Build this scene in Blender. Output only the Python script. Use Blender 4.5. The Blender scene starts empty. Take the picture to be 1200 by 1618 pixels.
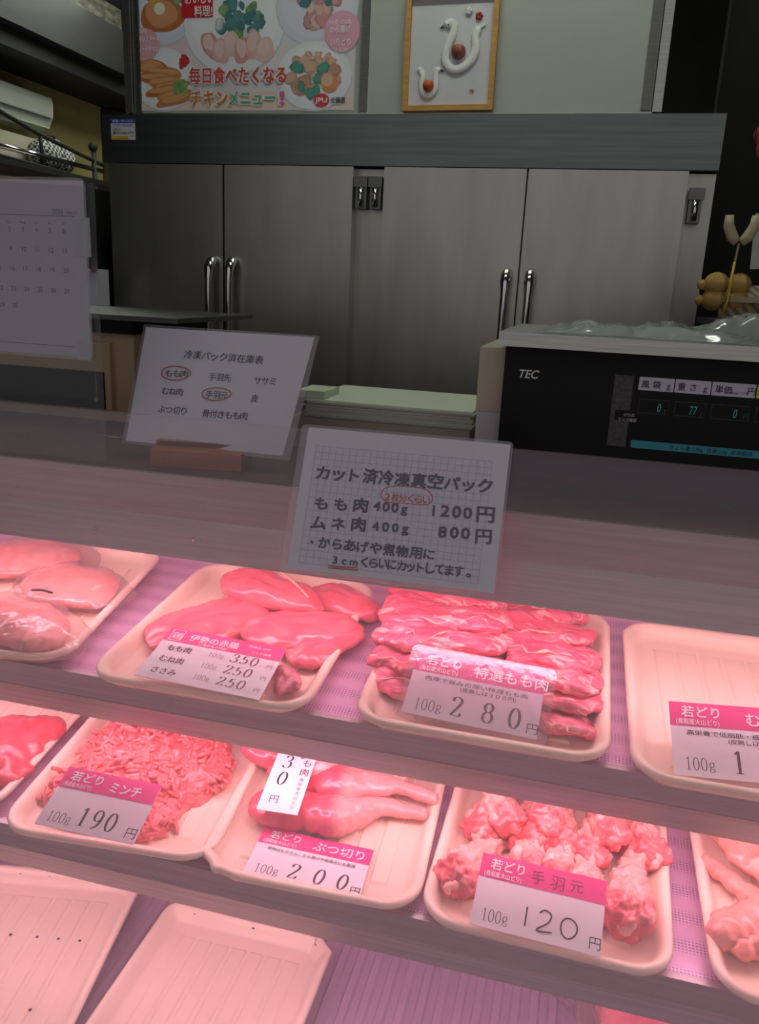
import bpy, bmesh, math, random
from mathutils import Vector, Matrix, noise as NZ
from math import sin, cos, pi, radians as R

SC = bpy.context.scene
COL = SC.collection
random.seed(7)
HI = Vector

# ------------------------------------------------------------------ camera
FPX = 1280.0
YAW, PITCH, ROLL = R(13.8), R(15.61), R(2.757)
CAM = Vector((0, 0, 1.45))
_f = Vector((-sin(YAW)*cos(PITCH), cos(YAW)*cos(PITCH), -sin(PITCH)))
_r0 = Vector((cos(YAW), sin(YAW), 0)); _u0 = _r0.cross(_f)
_r = _r0*cos(ROLL) + _u0*sin(ROLL)
_u = -_r0*sin(ROLL) + _u0*cos(ROLL)
cd = bpy.data.cameras.new('camera'); cam = bpy.data.objects.new('camera', cd); COL.objects.link(cam)
M = Matrix((_r, _u, -_f)).transposed().to_4x4(); M.translation = CAM
cam.matrix_world = M
cd.sensor_width = 36; cd.sensor_fit = 'AUTO'; cd.lens = FPX/1618*36; cd.clip_start = .02; cd.clip_end = 50
SC.camera = cam
# ------------------------------------------------------------------ light and exposure
SC.view_settings.view_transform = 'Standard'; SC.view_settings.look = 'None'
SC.view_settings.gamma = 1; SC.view_settings.use_curve_mapping = False
SC.view_settings.exposure = 0.0
SC.cycles.max_bounces = 10; SC.cycles.transparent_max_bounces = 24
SC.cycles.use_denoising = True
W = bpy.data.worlds.new('street_daylight'); SC.world = W; W.use_nodes = True
_n, _l = W.node_tree.nodes, W.node_tree.links
_tc = _n.new('ShaderNodeTexCoord'); _sx = _n.new('ShaderNodeSeparateXYZ'); _rp = _n.new('ShaderNodeValToRGB')
_l.new(_tc.outputs['Generated'], _sx.inputs[0]); _l.new(_sx.outputs['Z'], _rp.inputs[0]); _l.new(_rp.outputs[0], _n['Background'].inputs[0])
_rp.color_ramp.elements[0].position = .0; _rp.color_ramp.elements[0].color = (.40,.39,.375,1)     # street level
_rp.color_ramp.elements[1].position = .55; _rp.color_ramp.elements[1].color = (.46,.44,.47,1)     # open sky above the street
_e = _rp.color_ramp.elements.new(.22); _e.color = (.36,.36,.355,1)
_n['Background'].inputs[1].default_value = .75
LAMP_PINK = (1.0, .54, .68)
LAMP_POWER = 23.0          # fluorescent meat lamps behind the lip plates
CEIL_POWER = 26.0          # ceiling tubes behind the counter
CEIL_TINT = (.93, 1.0, .86)

# ------------------------------------------------------------------ pixel helpers (photo frame 1200x1618)
def ray(px, py): return _f + _r*((px-600)/FPX) - _u*((py-809)/FPX)
def at(px, py, y): d = ray(px, py); return CAM + d*((y-CAM.y)/d.y)
def onz(px, py, z): d = ray(px, py); return CAM + d*((z-CAM.z)/d.z)
def onx(px, py, x): d = ray(px, py); return CAM + d*((x-CAM.x)/d.x)
def onp(px, py, P, n): d = ray(px, py); return CAM + d*(n.dot(Vector(P)-CAM)/n.dot(d))

# ------------------------------------------------------------------ materials
MATS = {}
def principled(name):
    m = bpy.data.materials.new(name); m.use_nodes = True
    return m, m.node_tree.nodes, m.node_tree.links, m.node_tree.nodes['Principled BSDF']
def mat(name, col, rough=.5, metal=0, spec=.5, noise=None, bump=None, stretch=(1,1,1), coat=0, emit=None, alpha=None):
    if name in MATS: return MATS[name]
    m, N, L, B = principled(name)
    B.inputs['Base Color'].default_value = (*col, 1); B.inputs['Roughness'].default_value = rough
    B.inputs['Metallic'].default_value = metal; B.inputs['Specular IOR Level'].default_value = spec
    B.inputs['Coat Weight'].default_value = coat
    if noise or bump:
        tc = N.new('ShaderNodeTexCoord'); mp = N.new('ShaderNodeMapping'); L.new(tc.outputs['Object'], mp.inputs[0])
        mp.inputs['Scale'].default_value = stretch
    if noise:
        sc, amt = noise
        nt = N.new('ShaderNodeTexNoise'); nt.inputs['Scale'].default_value = sc; nt.inputs['Detail'].default_value = 5
        L.new(mp.outputs[0], nt.inputs[0])
        rp = N.new('ShaderNodeValToRGB'); L.new(nt.outputs[0], rp.inputs[0])
        rp.color_ramp.elements[0].position = .3; rp.color_ramp.elements[1].position = .7
        rp.color_ramp.elements[0].color = (*[c*(1-amt) for c in col], 1)
        rp.color_ramp.elements[1].color = (*[min(1, c*(1+amt)) for c in col], 1)
        L.new(rp.outputs[0], B.inputs['Base Color'])
    if bump:
        sc, st = bump
        nb = N.new('ShaderNodeTexNoise'); nb.inputs['Scale'].default_value = sc; nb.inputs['Detail'].default_value = 4
        L.new(mp.outputs[0], nb.inputs[0])
        bp = N.new('ShaderNodeBump'); bp.inputs['Strength'].default_value = st; bp.inputs['Distance'].default_value = .002
        L.new(nb.outputs[0], bp.inputs['Height']); L.new(bp.outputs[0], B.inputs['Normal'])
    if emit:
        B.inputs['Emission Color'].default_value = (*emit[0], 1); B.inputs['Emission Strength'].default_value = emit[1]
    MATS[name] = m
    return m

def film(name, tint=(1,1,1), clear=.8, gloss=.08, rough=.06, haze=.1, hazecol=(.9,.9,.9), bump=None):
    """thin clear plastic or glass: transparent + glossy + a little scattering dust"""
    if name in MATS: return MATS[name]
    m = bpy.data.materials.new(name); m.use_nodes = True; N = m.node_tree.nodes; L = m.node_tree.links
    for n in list(N): N.remove(n)
    out = N.new('ShaderNodeOutputMaterial')
    tr = N.new('ShaderNodeBsdfTransparent'); tr.inputs[0].default_value = (*tint, 1)
    gl = N.new('ShaderNodeBsdfGlossy'); gl.inputs['Roughness'].default_value = rough
    df = N.new('ShaderNodeBsdfDiffuse'); df.inputs[0].default_value = (*hazecol, 1)
    tl = N.new('ShaderNodeBsdfTranslucent'); tl.inputs[0].default_value = (*hazecol, 1)
    ad = N.new('ShaderNodeMixShader'); ad.inputs[0].default_value = .5
    L.new(df.outputs[0], ad.inputs[1]); L.new(tl.outputs[0], ad.inputs[2])
    m1 = N.new('ShaderNodeMixShader'); m1.inputs[0].default_value = haze
    L.new(tr.outputs[0], m1.inputs[1]); L.new(ad.outputs[0], m1.inputs[2])
    lw = N.new('ShaderNodeLayerWeight'); lw.inputs[0].default_value = .5
    pw_ = N.new('ShaderNodeMath'); pw_.operation = 'POWER'; pw_.inputs[1].default_value = 4; L.new(lw.outputs['Facing'], pw_.inputs[0])
    ml = N.new('ShaderNodeMath'); ml.operation = 'MULTIPLY_ADD'; ml.inputs[1].default_value = .7; ml.inputs[2].default_value = gloss; ml.use_clamp = True
    L.new(pw_.outputs[0], ml.inputs[0])
    m2 = N.new('ShaderNodeMixShader'); L.new(ml.outputs[0], m2.inputs[0])
    L.new(m1.outputs[0], m2.inputs[1]); L.new(gl.outputs[0], m2.inputs[2]); L.new(m2.outputs[0], out.inputs[0])
    if bump:
        tc = N.new('ShaderNodeTexCoord'); nb = N.new('ShaderNodeTexNoise'); nb.inputs['Scale'].default_value = bump[0]
        nb.inputs['Detail'].default_value = 3; L.new(tc.outputs['Object'], nb.inputs[0])
        bp = N.new('ShaderNodeBump'); bp.inputs['Strength'].default_value = bump[1]; bp.inputs['Distance'].default_value = .004
        L.new(nb.outputs[0], bp.inputs['Height'])
        for s in (gl, df): L.new(bp.outputs[0], s.inputs['Normal'])
        L.new(bp.outputs[0], lw.inputs['Normal'])
    MATS[name] = m
    return m

def meat_mat(name, deep, mid, pale, streak=.5, scale=30, stretch=(1,1,1), rough=.28, bumps=.35, skin=None):
    """flesh mottled by stretched noise with pale fat streaks; 'mask' attribute brings in skin"""
    if name in MATS: return MATS[name]
    m, N, L, B = principled(name)
    tc = N.new('ShaderNodeTexCoord'); mp = N.new('ShaderNodeMapping'); L.new(tc.outputs['Object'], mp.inputs[0])
    mp.inputs['Scale'].default_value = stretch
    n1 = N.new('ShaderNodeTexNoise'); n1.inputs['Scale'].default_value = scale; n1.inputs['Detail'].default_value = 4
    n1.inputs['Distortion'].default_value = .6
    L.new(mp.outputs[0], n1.inputs[0])
    r1 = N.new('ShaderNodeValToRGB'); L.new(n1.outputs[0], r1.inputs[0])
    r1.color_ramp.elements[0].position = .32; r1.color_ramp.elements[0].color = (*deep, 1)
    r1.color_ramp.elements[1].position = .62; r1.color_ramp.elements[1].color = (*mid, 1)
    n2 = N.new('ShaderNodeTexNoise'); n2.inputs['Scale'].default_value = scale*.8; n2.inputs['Detail'].default_value = 3
    n2.inputs['Distortion'].default_value = 1.5
    L.new(mp.outputs[0], n2.inputs[0])
    r2 = N.new('ShaderNodeValToRGB'); L.new(n2.outputs[0], r2.inputs[0])
    r2.color_ramp.elements[0].position = .66-.14*streak; r2.color_ramp.elements[0].color = (0,0,0,1)
    r2.color_ramp.elements[1].position = .78-.12*streak; r2.color_ramp.elements[1].color = (.85,.85,.85,1)
    mx = N.new('ShaderNodeMix'); mx.data_type = 'RGBA'; L.new(r2.outputs[0], mx.inputs['Factor'])
    L.new(r1.outputs[0], mx.inputs['A']); mx.inputs['B'].default_value = (*pale, 1)
    last = mx.outputs['Result']
    if skin:
        a = N.new('ShaderNodeAttribute'); a.attribute_name = 'mask'
        m3 = N.new('ShaderNodeMix'); m3.data_type = 'RGBA'; L.new(a.outputs['Fac'], m3.inputs['Factor'])
        L.new(last, m3.inputs['A']); m3.inputs['B'].default_value = (*skin, 1); last = m3.outputs['Result']
    L.new(last, B.inputs['Base Color'])
    B.inputs['Roughness'].default_value = rough; B.inputs['Coat Weight'].default_value = .25; B.inputs['Coat Roughness'].default_value = .15
    B.inputs['Subsurface Weight'].default_value = .15; B.inputs['Subsurface Radius'].default_value = (.012,.004,.003)
    B.inputs['Subsurface Scale'].default_value = .5
    n4 = N.new('ShaderNodeTexNoise'); n4.inputs['Scale'].default_value = scale*3.2; n4.inputs['Detail'].default_value = 4
    L.new(mp.outputs[0], n4.inputs[0])
    bp = N.new('ShaderNodeBump'); bp.inputs['Strength'].default_value = bumps; bp.inputs['Distance'].default_value = .003
    L.new(n4.outputs[0], bp.inputs['Height']); L.new(bp.outputs[0], B.inputs['Normal'])
    MATS[name] = m
    return m

def steel(name, col=(.52,.52,.50), rough=.34, stretch=(2,2,60), amt=.12, bump=.06):
    return mat(name, col, rough, 1, noise=(6, amt), bump=(40, bump), stretch=stretch)

# ------------------------------------------------------------------ mesh helpers
def link(o, parent=None):
    COL.objects.link(o)
    if parent is not None: o.parent = parent
    return o
def mesh(name, verts, faces, m=None, parent=None, smooth=False, loc=None, cols=None):
    me = bpy.data.meshes.new(name)
    me.from_pydata([tuple(v) for v in verts], [], faces); me.update()
    if m is not None: me.materials.append(m)
    if smooth: me.polygons.foreach_set('use_smooth', [True]*len(me.polygons))
    if cols is not None:
        at_ = me.color_attributes.new('Col', 'FLOAT_COLOR', 'CORNER')
        k = 0
        for p, c in zip(me.polygons, cols):
            for _ in p.loop_indices: at_.data[k].color = (*c, 1); k += 1
    o = bpy.data.objects.new(name, me)
    link(o, parent)
    if loc is not None: o.location = loc
    return o
def bmobj(name, bm, m, parent=None, smooth=False, loc=None, bevel=0, seg=2):
    if bevel:
        bmesh.ops.bevel(bm, geom=[e for e in bm.edges if e.is_manifold and e.calc_face_angle(0) > .5], offset=bevel, segments=seg, affect='EDGES', profile=.6)
    bmesh.ops.recalc_face_normals(bm, faces=bm.faces)
    me = bpy.data.meshes.new(name); bm.to_mesh(me); bm.free(); me.materials.append(m)
    if smooth: me.polygons.foreach_set('use_smooth', [True]*len(me.polygons))
    o = bpy.data.objects.new(name, me); link(o, parent)
    if loc is not None: o.location = loc
    return o
def add_box(bm, x0, x1, y0, y1, z0, z1):
    vs = [bm.verts.new(p) for p in ((x0,y0,z0),(x1,y0,z0),(x1,y1,z0),(x0,y1,z0),(x0,y0,z1),(x1,y0,z1),(x1,y1,z1),(x0,y1,z1))]
    for f in ((3,2,1,0),(4,5,6,7),(0,1,5,4),(1,2,6,5),(2,3,7,6),(3,0,4,7)): bm.faces.new([vs[i] for i in f])
    return vs
def box(name, x0, x1, y0, y1, z0, z1, m, parent=None, bevel=0, smooth=False):
    bm = bmesh.new(); add_box(bm, x0, x1, y0, y1, z0, z1)
    return bmobj(name, bm, m, parent, smooth, None, bevel)
def tube_geo(pts, rad, seg=8, cap=True):
    pts = [Vector(p) for p in pts]; n = len(pts)
    rads = rad if isinstance(rad, (list, tuple)) else [rad]*n
    V, F = [], []; prev = None
    for i, p in enumerate(pts):
        t = (pts[min(i+1, n-1)] - pts[max(i-1, 0)])
        t = t.normalized() if t.length > 1e-9 else Vector((0,0,1))
        if prev is None:
            a = t.orthogonal().normalized()
        else:
            a = (prev - t*prev.dot(t)); a = a.normalized() if a.length > 1e-6 else t.orthogonal().normalized()
        prev = a; b = t.cross(a)
        for k in range(seg):
            an = 2*pi*k/seg; V.append(p + (a*cos(an) + b*sin(an))*rads[i])
    for i in range(n-1):
        for k in range(seg):
            k2 = (k+1) % seg; F.append((i*seg+k, i*seg+k2, (i+1)*seg+k2, (i+1)*seg+k))
    if cap:
        F.append(tuple(range(seg-1, -1, -1))); F.append(tuple((n-1)*seg+k for k in range(seg)))
    return V, F
def tube(name, pts, rad, m, parent=None, seg=8):
    V, F = tube_geo(pts, rad, seg); return mesh(name, V, F, m, parent, True)
def prism_x(name, prof, x0, x1, m, parent=None, bevel=0, smooth=False):
    """profile in (y,z) extruded along x"""
    bm = bmesh.new()
    a = [bm.verts.new((x0, y, z)) for y, z in prof]; b = [bm.verts.new((x1, y, z)) for y, z in prof]
    n = len(prof); bm.faces.new(a); bm.faces.new(b[::-1])
    for i in range(n): bm.faces.new((a[i], b[i], b[(i+1)%n], a[(i+1)%n]))
    return bmobj(name, bm, m, parent, smooth, None, bevel)
def frame_matrix(o, ex, ey):
    ex = Vector(ex).normalized(); ey = Vector(ey); ey = (ey - ex*ey.dot(ex)).normalized(); ez = ex.cross(ey)
    m = Matrix((ex, ey, ez)).transposed().to_4x4(); m.translation = Vector(o); return m
def empty(name, label, cat, mw=None, loc=(0,0,0), group=None):
    o = bpy.data.objects.new(name, None); COL.objects.link(o); o.empty_display_size = .05
    o.matrix_world = mw if mw is not None else Matrix.Translation(loc)
    tag(o, label, cat, group); return o
def tag(o, label, cat, group=None, kind=None):
    o['label'] = label; o['category'] = cat
    if group: o['group'] = group
    if kind: o['kind'] = kind
    return o
def struct(o): o['kind'] = 'structure'; return o

# ------------------------------------------------------------------ lettering
INK = {}
GLYPH = {}
def text_geo(body, bold=0, shear=0):
    key = (body, shear)
    if key not in GLYPH:
        c = bpy.data.curves.new('lettering', 'FONT'); c.body = body; c.size = 1; c.shear = shear; c.resolution_u = 3
        o = bpy.data.objects.new('lettering', c); COL.objects.link(o)
        dg = bpy.context.evaluated_depsgraph_get()
        me = bpy.data.meshes.new_from_object(o.evaluated_get(dg))
        GLYPH[key] = ([v.co.copy() for v in me.vertices], [tuple(p.vertices) for p in me.polygons])
        bpy.data.meshes.remove(me); bpy.data.objects.remove(o); bpy.data.curves.remove(c)
    V0, F0 = GLYPH[key]
    if not bold: return [v.copy() for v in V0], list(F0)
    V, F = [], []; n = 4 if bold < .045 else 8
    for k in range(n):     # thicken the strokes
        d = Vector((cos(2*pi*k/n+.78)*bold*1.1, sin(2*pi*k/n+.78)*bold*1.1, k*.00003)); b_ = len(V)
        V += [v+d for v in V0]; F += [tuple(i+b_ for i in f) for f in F0]
    return V, F
UID = [0]
def put(parent, m, V, F, name='lettering', label=None):
    k = (parent.name, m.name, name, UID[0])
    d = INK.setdefault(k, [parent, m, [], [], name, label]); b = len(d[2])
    d[2].extend(V); d[3].extend(tuple(i+b for i in f) for f in F)
def write(parent, body, x, y, size, m, align='l', bold=0, sx=1, shear=0, rot=0, z=.0006, name='lettering', track=0, jitter=0, label=None, width=None):
    """lay printed or written characters on the local xy face of parent"""
    UID[0] += 1
    if track or jitter:
        cx = x
        for ch in body:
            if ch != ' ':
                r = rot + random.uniform(-1,1)*jitter*.12
                s = size*(1+random.uniform(-1,1)*jitter*.12)
                V, F = text_geo(ch, bold, shear)
                ca, sa = cos(r), sin(r)
                dy = (cx-x)*math.tan(rot) + random.uniform(-1,1)*jitter*size*.06
                put(parent, m, [Vector((cx+(v.x*ca*sx-v.y*sa)*s, y+dy+(v.x*sa*sx+v.y*ca)*s, z+v.z)) for v in V], F, name, label)
            full = ord(ch) > 0x2000
            cx += size*sx*((1.0 if full else .58) + track)
        return
    V, F = text_geo(body, bold, shear)
    if not V: return
    x0 = min(v.x for v in V); x1 = max(v.x for v in V)
    if width: sx = width/((x1-x0)*size)
    off = {'l': x0*0, 'c': (x0+x1)/2, 'r': x1}[align]
    ca, sa = cos(rot), sin(rot)
    put(parent, m, [Vector((x+((v.x-off)*sx*ca-v.y*sa)*size, y+((v.x-off)*sx*sa+v.y*ca)*size, z+v.z)) for v in V], F, name, label)
def flush():
    for k, (p, m, V, F, name, label) in INK.items():
        o = mesh(name, V, F, m, p)
        if label: o['label'] = label
    INK.clear()
def ribbon(pts, widths):
    V, F = [], []; n = len(pts)
    for i in range(n):
        a = Vector(pts[max(0, i-1)]); b = Vector(pts[min(n-1, i+1)]); t = (b-a)
        t = t.normalized() if t.length > 0 else Vector((1,0)); nn = Vector((-t.y, t.x)); p = Vector(pts[i])
        V += [p+nn*widths[i], p-nn*widths[i]]
        if i: F.append((2*i-2, 2*i-1, 2*i+1, 2*i))
    return V, F
def spl(pts, n=8):
    """catmull-rom through 2d points"""
    out = []; P = [Vector(p) for p in pts]
    for i in range(len(P)-1):
        p0, p1, p2, p3 = P[max(0,i-1)], P[i], P[i+1], P[min(len(P)-1,i+2)]
        for k in range(n):
            t = k/n
            out.append(.5*((2*p1)+(-p0+p2)*t+(2*p0-5*p1+4*p2-p3)*t*t+(-p0+3*p1-3*p2+p3)*t**3))
    out.append(P[-1]); return out
# roman numerals with thick and thin strokes; box 0.5 wide, 1 high
DIG = {
 '0': [[(.25+.21*sin(a), .5+.49*cos(a)) for a in [i*pi/12 for i in range(25)]]],
 '1': [[(.12,.84),(.24,.93),(.27,.98)], [(.27,.99),(.27,.03)], [(.12,.02),(.42,.02)]],
 '2': [spl([(.07,.76),(.10,.92),(.25,.98),(.42,.88),(.42,.68),(.27,.40),(.06,.05)]), [(.05,.04),(.20,.06),(.36,.03),(.44,.06),(.47,.2)]],
 '3': [spl([(.07,.80),(.12,.94),(.25,.98),(.40,.88),(.38,.66),(.22,.54)]), spl([(.20,.53),(.38,.48),(.45,.28),(.36,.06),(.20,.01),(.06,.09),(.06,.18)])],
 '5': [[(.44,.97),(.15,.95)], spl([(.15,.96),(.11,.52)],3), spl([(.11,.53),(.26,.62),(.42,.50),(.43,.24),(.32,.05),(.18,.01),(.06,.08),(.06,.16)])],
 '8': [[(.25+.165*sin(a), .75+.225*cos(a)) for a in [i*pi/10 for i in range(21)]], [(.25+.20*sin(a), .27+.265*cos(a)) for a in [i*pi/10 for i in range(21)]]],
 '9': [[(.25+.19*sin(a), .69+.30*cos(a)) for a in [i*pi/10 for i in range(21)]], spl([(.43,.74),(.43,.45),(.34,.18),(.18,.02),(.10,.03)])],
 'g': [[(.24+.16*sin(a), .50+.19*cos(a)) for a in [i*pi/8 for i in range(17)]], [(.36,.66),(.44,.70),(.47,.67)], spl([(.13,.38),(.10,.28),(.22,.20),(.40,.16),(.42,.02),(.25,-.06),(.08,0),(.10,.13),(.22,.2)])],
}
def numerals(parent, s, x, y, size, m, gap=.62, sx=1, thick=.045, z=.0006, slant=0, rot=0):
    ca, sa = cos(rot), sin(rot); UID[0] += 1
    for i, ch in enumerate(s):
        if ch == ' ': continue
        for st in DIG[ch]:
            pts = [(Vector(p)) for p in st]; w = []
            for j in range(len(pts)):
                t = pts[min(len(pts)-1, j+1)] - pts[max(0, j-1)]
                v = abs(t.y)/(t.length+1e-9)
                w.append(.016 + thick*v**1.5)
            V, F = ribbon(pts, w)
            out = []
            for v in V:
                lx = i*gap*size + (v.x*sx + slant*v.y)*size; ly = v.y*size
                out.append(Vector((x+lx*ca-ly*sa, y+lx*sa+ly*ca, z)))
            put(parent, m, out, F, 'price_digits')
def pen(parent, pts, w, m, z=.0007, name='pen_mark', smooth=True, label=None):
    if name == 'pen_mark': UID[0] += 1
    p = spl(pts, 6) if smooth and len(pts) > 2 else [Vector(q) for q in pts]
    V, F = ribbon(p, [w]*len(p)); put(parent, m, [Vector((v.x, v.y, z)) for v in V], F, name, label)
def ring_pts(cx, cy, rx, ry, a0=0, a1=2*pi+.5, n=30, rot=0):
    o = []
    for i in range(n):
        a = a0+(a1-a0)*i/(n-1); g = 1+.03*sin(3*a+1)
        x, y = rx*cos(a)*g, ry*sin(a)*g
        o.append((cx+x*cos(rot)-y*sin(rot), cy+x*sin(rot)+y*cos(rot)))
    return o
def sheet(name, w, h, t, m, parent=None, cx=0, cy=0, z=0, r=0, n=5):
    """flat card with rounded corners, its face at local z"""
    pts = []
    if r > 0:
        for sx, sy, a0 in ((1,1,0),(-1,1,pi/2),(-1,-1,pi),(1,-1,1.5*pi)):
            for k in range(n+1):
                a = a0+pi/2*k/n; pts.append((cx+sx*(w/2-r)+r*cos(a), cy+sy*(h/2-r)+r*sin(a)))
    else: pts = [(cx+w/2,cy+h/2),(cx-w/2,cy+h/2),(cx-w/2,cy-h/2),(cx+w/2,cy-h/2)]
    k = len(pts); V = [(x,y,z) for x,y in pts]+[(x,y,z-t) for x,y in pts]
    F = [tuple(range(k)), tuple(range(2*k-1, k-1, -1))]+[(i, i+k, (i+1)%k+k, (i+1)%k) for i in range(k)]
    return mesh(name, V, F, m, parent)
def color_attr_mat(name, rough=.5):
    if name in MATS: return MATS[name]
    m, N, L, B = principled(name); a = N.new('ShaderNodeAttribute'); a.attribute_name = 'Col'
    L.new(a.outputs['Color'], B.inputs['Base Color']); B.inputs['Roughness'].default_value = rough; MATS[name] = m; return m
class Print:
    """flat printed picture made of small coloured shapes"""
    def __init__(s): s.V, s.F, s.C, s.z = [], [], [], .0005
    def poly(s, pts, c):
        b = len(s.V); s.V += [(x, y, s.z) for x, y in pts]; s.F.append(tuple(range(b, b+len(pts)))); s.C.append(c); s.z += .000004
    def ell(s, cx, cy, rx, ry, c, n=28, wob=0, rot=0):
        ph = random.random()*6; pts = []
        for i in range(n):
            a = 2*pi*i/n; g = 1+wob*(sin(2*a+ph)*.5+sin(3*a+2*ph)*.35+sin(5*a+ph)*.2)
            x, y = rx*cos(a)*g, ry*sin(a)*g
            pts.append((cx+x*cos(rot)-y*sin(rot), cy+x*sin(rot)+y*cos(rot)))
        s.poly(pts, c)
    def pile(s, cx, cy, rx, ry, n, size, pal, wob=.25, shade=True):
        for i in range(n):
            a = random.random()*2*pi; q = math.sqrt(random.random())
            x, y = cx+rx*q*cos(a), cy+ry*q*sin(a); r = size*random.uniform(.7, 1.2); c = random.choice(pal)
            rt = random.random()*3
            s.ell(x, y, r, r*random.uniform(.6,.95), [k*.72 for k in c], 12, wob, rt)
            s.ell(x-r*.08, y+r*.10, r*.82, r*.66, c, 12, wob, rt)
    def build(s, name, parent): return mesh(name, s.V, s.F, color_attr_mat('printed_ink', .35), parent, cols=s.C)

# ------------------------------------------------------------------ organic shapes
def organic(name, prims, m, mw, parent=None, vox=.004, amp=.003, freq=40, seed=0, smooth=3, ridges=None, mask=None, squash=None, flat=None):
    """ellipsoids (c, (rx,ry,rz), (ax,ay,az)) and limbs ('limb', [(p, r), ...]) grown together into one surface"""
    bm = bmesh.new()
    for p in prims:
        if p[0] == 'limb':
            ch = p[1]
            for (a, ra), (b, rb) in zip(ch[:-1], ch[1:]):
                a, b = Vector(a), Vector(b); n = max(2, int((b-a).length/(min(ra, rb)*.35)))
                for i in range(n+1):
                    t = i/n; bmesh.ops.create_icosphere(bm, subdivisions=2, radius=ra+(rb-ra)*t, matrix=Matrix.Translation(a.lerp(b, t)))
        else:
            c, rr, rot = p
            mm = Matrix.Translation(Vector(c)) @ Matrix.Rotation(rot[2],4,'Z') @ Matrix.Rotation(rot[1],4,'Y') @ Matrix.Rotation(rot[0],4,'X') @ Matrix.Diagonal((*rr,1))
            bmesh.ops.create_icosphere(bm, subdivisions=4, radius=1, matrix=mm)
    me = bpy.data.meshes.new(name); bm.to_mesh(me); bm.free()
    o = bpy.data.objects.new(name, me); COL.objects.link(o)
    md = o.modifiers.new('r', 'REMESH'); md.mode = 'VOXEL'; md.voxel_size = vox
    ms = o.modifiers.new('s', 'SMOOTH'); ms.factor = .5; ms.iterations = smooth*2
    dg = bpy.context.evaluated_depsgraph_get()
    m2 = bpy.data.meshes.new_from_object(o.evaluated_get(dg)); bpy.data.objects.remove(o); bpy.data.meshes.remove(me)
    m2.name = name
    off = Vector((seed*3.17, seed*1.3, seed*2.1))
    nrm = [v.normal.copy() for v in m2.vertices]
    for v, n in zip(m2.vertices, nrm):
        q = v.co*freq + off
        d = NZ.noise(q)*amp + NZ.noise(q*2.3)*amp*.45 + NZ.noise(q*5.1)*amp*.2
        if ridges:
            d += ridges(v.co, n)
        v.co += n*d
        if flat is not None and v.co.z < flat: v.co.z = flat + (v.co.z-flat)*.12
    m2.materials.clear(); m2.materials.append(m)
    m2.polygons.foreach_set('use_smooth', [True]*len(m2.polygons))
    if mask:
        a = m2.attributes.new('mask', 'FLOAT', 'POINT')
        for i, v in enumerate(m2.vertices): a.data[i].value = max(0, min(1, mask(v.co)))
    o = bpy.data.objects.new(name, m2); link(o, parent)
    if parent is None: o.matrix_world = mw
    elif mw is not None: o.matrix_local = mw
    return o

# ================================================================== materials used
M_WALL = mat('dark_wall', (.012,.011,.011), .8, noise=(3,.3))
M_YEL = mat('yellow_wall', (.50,.40,.16), .6, noise=(4,.08))
M_BEAM = mat('dark_beam', (.020,.019,.017), .6, noise=(5,.2))
M_CEILTEX = mat('speckled_board', (.45,.42,.36), .8, noise=(38,.55), stretch=(1,.35,1))
M_FLOOR = mat('concrete_floor', (.16,.15,.14), .6, noise=(3,.25), bump=(20,.2))
M_STEEL = steel('brushed_steel')
M_FRIDGE = steel('fridge_steel', (.50,.495,.45), .36, (3,3,.6), .08, .04)
M_FRIDGE_H = steel('fridge_steel_shaded', (.20,.215,.22), .36, (.5,3,14), .15, .03)  # same steel as the doors, its darker reflections put into the colour
M_CHROME = mat('chrome', (.75,.75,.74), .12, 1)
M_DARKST = steel('dark_steel', (.20,.20,.19), .4)
M_LIP = steel('lip_steel', (.50,.48,.48), .42, (.6,30,30), .10, .05)
M_BLACK = mat('black_plastic', (.010,.009,.009), .5, 0, .18, bump=(300,.08))
M_BLACKM = mat('black_matt', (.015,.014,.014), .7)
M_PANEL = mat('grey_panel', (.43,.46,.42), .45, noise=(2,.06))
M_WHITEP = mat('white_plastic', (.72,.74,.70), .4)
M_TRAY = mat('cream_tray_plastic', (.90,.74,.57), .30, noise=(9,.03), bump=(120,.03))
def thin_paper(name, col, tr=.15):
    m = mat(name, col, .5); N, L = m.node_tree.nodes, m.node_tree.links
    t = N.new('ShaderNodeBsdfTranslucent'); t.inputs[0].default_value = (*col, 1); mx = N.new('ShaderNodeMixShader'); mx.inputs[0].default_value = tr
    L.new(N['Principled BSDF'].outputs[0], mx.inputs[1]); L.new(t.outputs[0], mx.inputs[2]); L.new(mx.outputs[0], N['Material Output'].inputs[0]); return m
M_PAPER = thin_paper('white_card', (.95,.92,.95))
M_PAPER2 = mat('office_paper', (.66,.65,.70), .55, noise=(3,.03))
M_INK = mat('black_ink', (.035,.030,.04), .6)
M_GREYINK = mat('marker_ink', (.060,.052,.075), .5)
M_BROWNINK = mat('brown_ink', (.17,.045,.06), .5)
M_MAG = thin_paper('magenta_print', (.95,.05,.30))
M_WHITEINK = mat('white_print', (.90,.86,.88), .5)
M_REDPEN = mat('red_pen', (.55,.03,.05), .5)
M_BEIGE = mat('beige_enamel', (.52,.37,.22), .45, noise=(5,.05))
M_WOOD = mat('orange_wood', (.36,.10,.035), .35, noise=(14,.22), stretch=(1,8,8))
M_FRAMEW = mat('light_wood_frame', (.55,.29,.07), .45, noise=(20,.15), stretch=(1,6,6))
M_COUNTER = mat('brown_counter', (.075,.045,.038), .4, 0, .15, noise=(5,.2), stretch=(1,6,1))
M_SHELF = None
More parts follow.
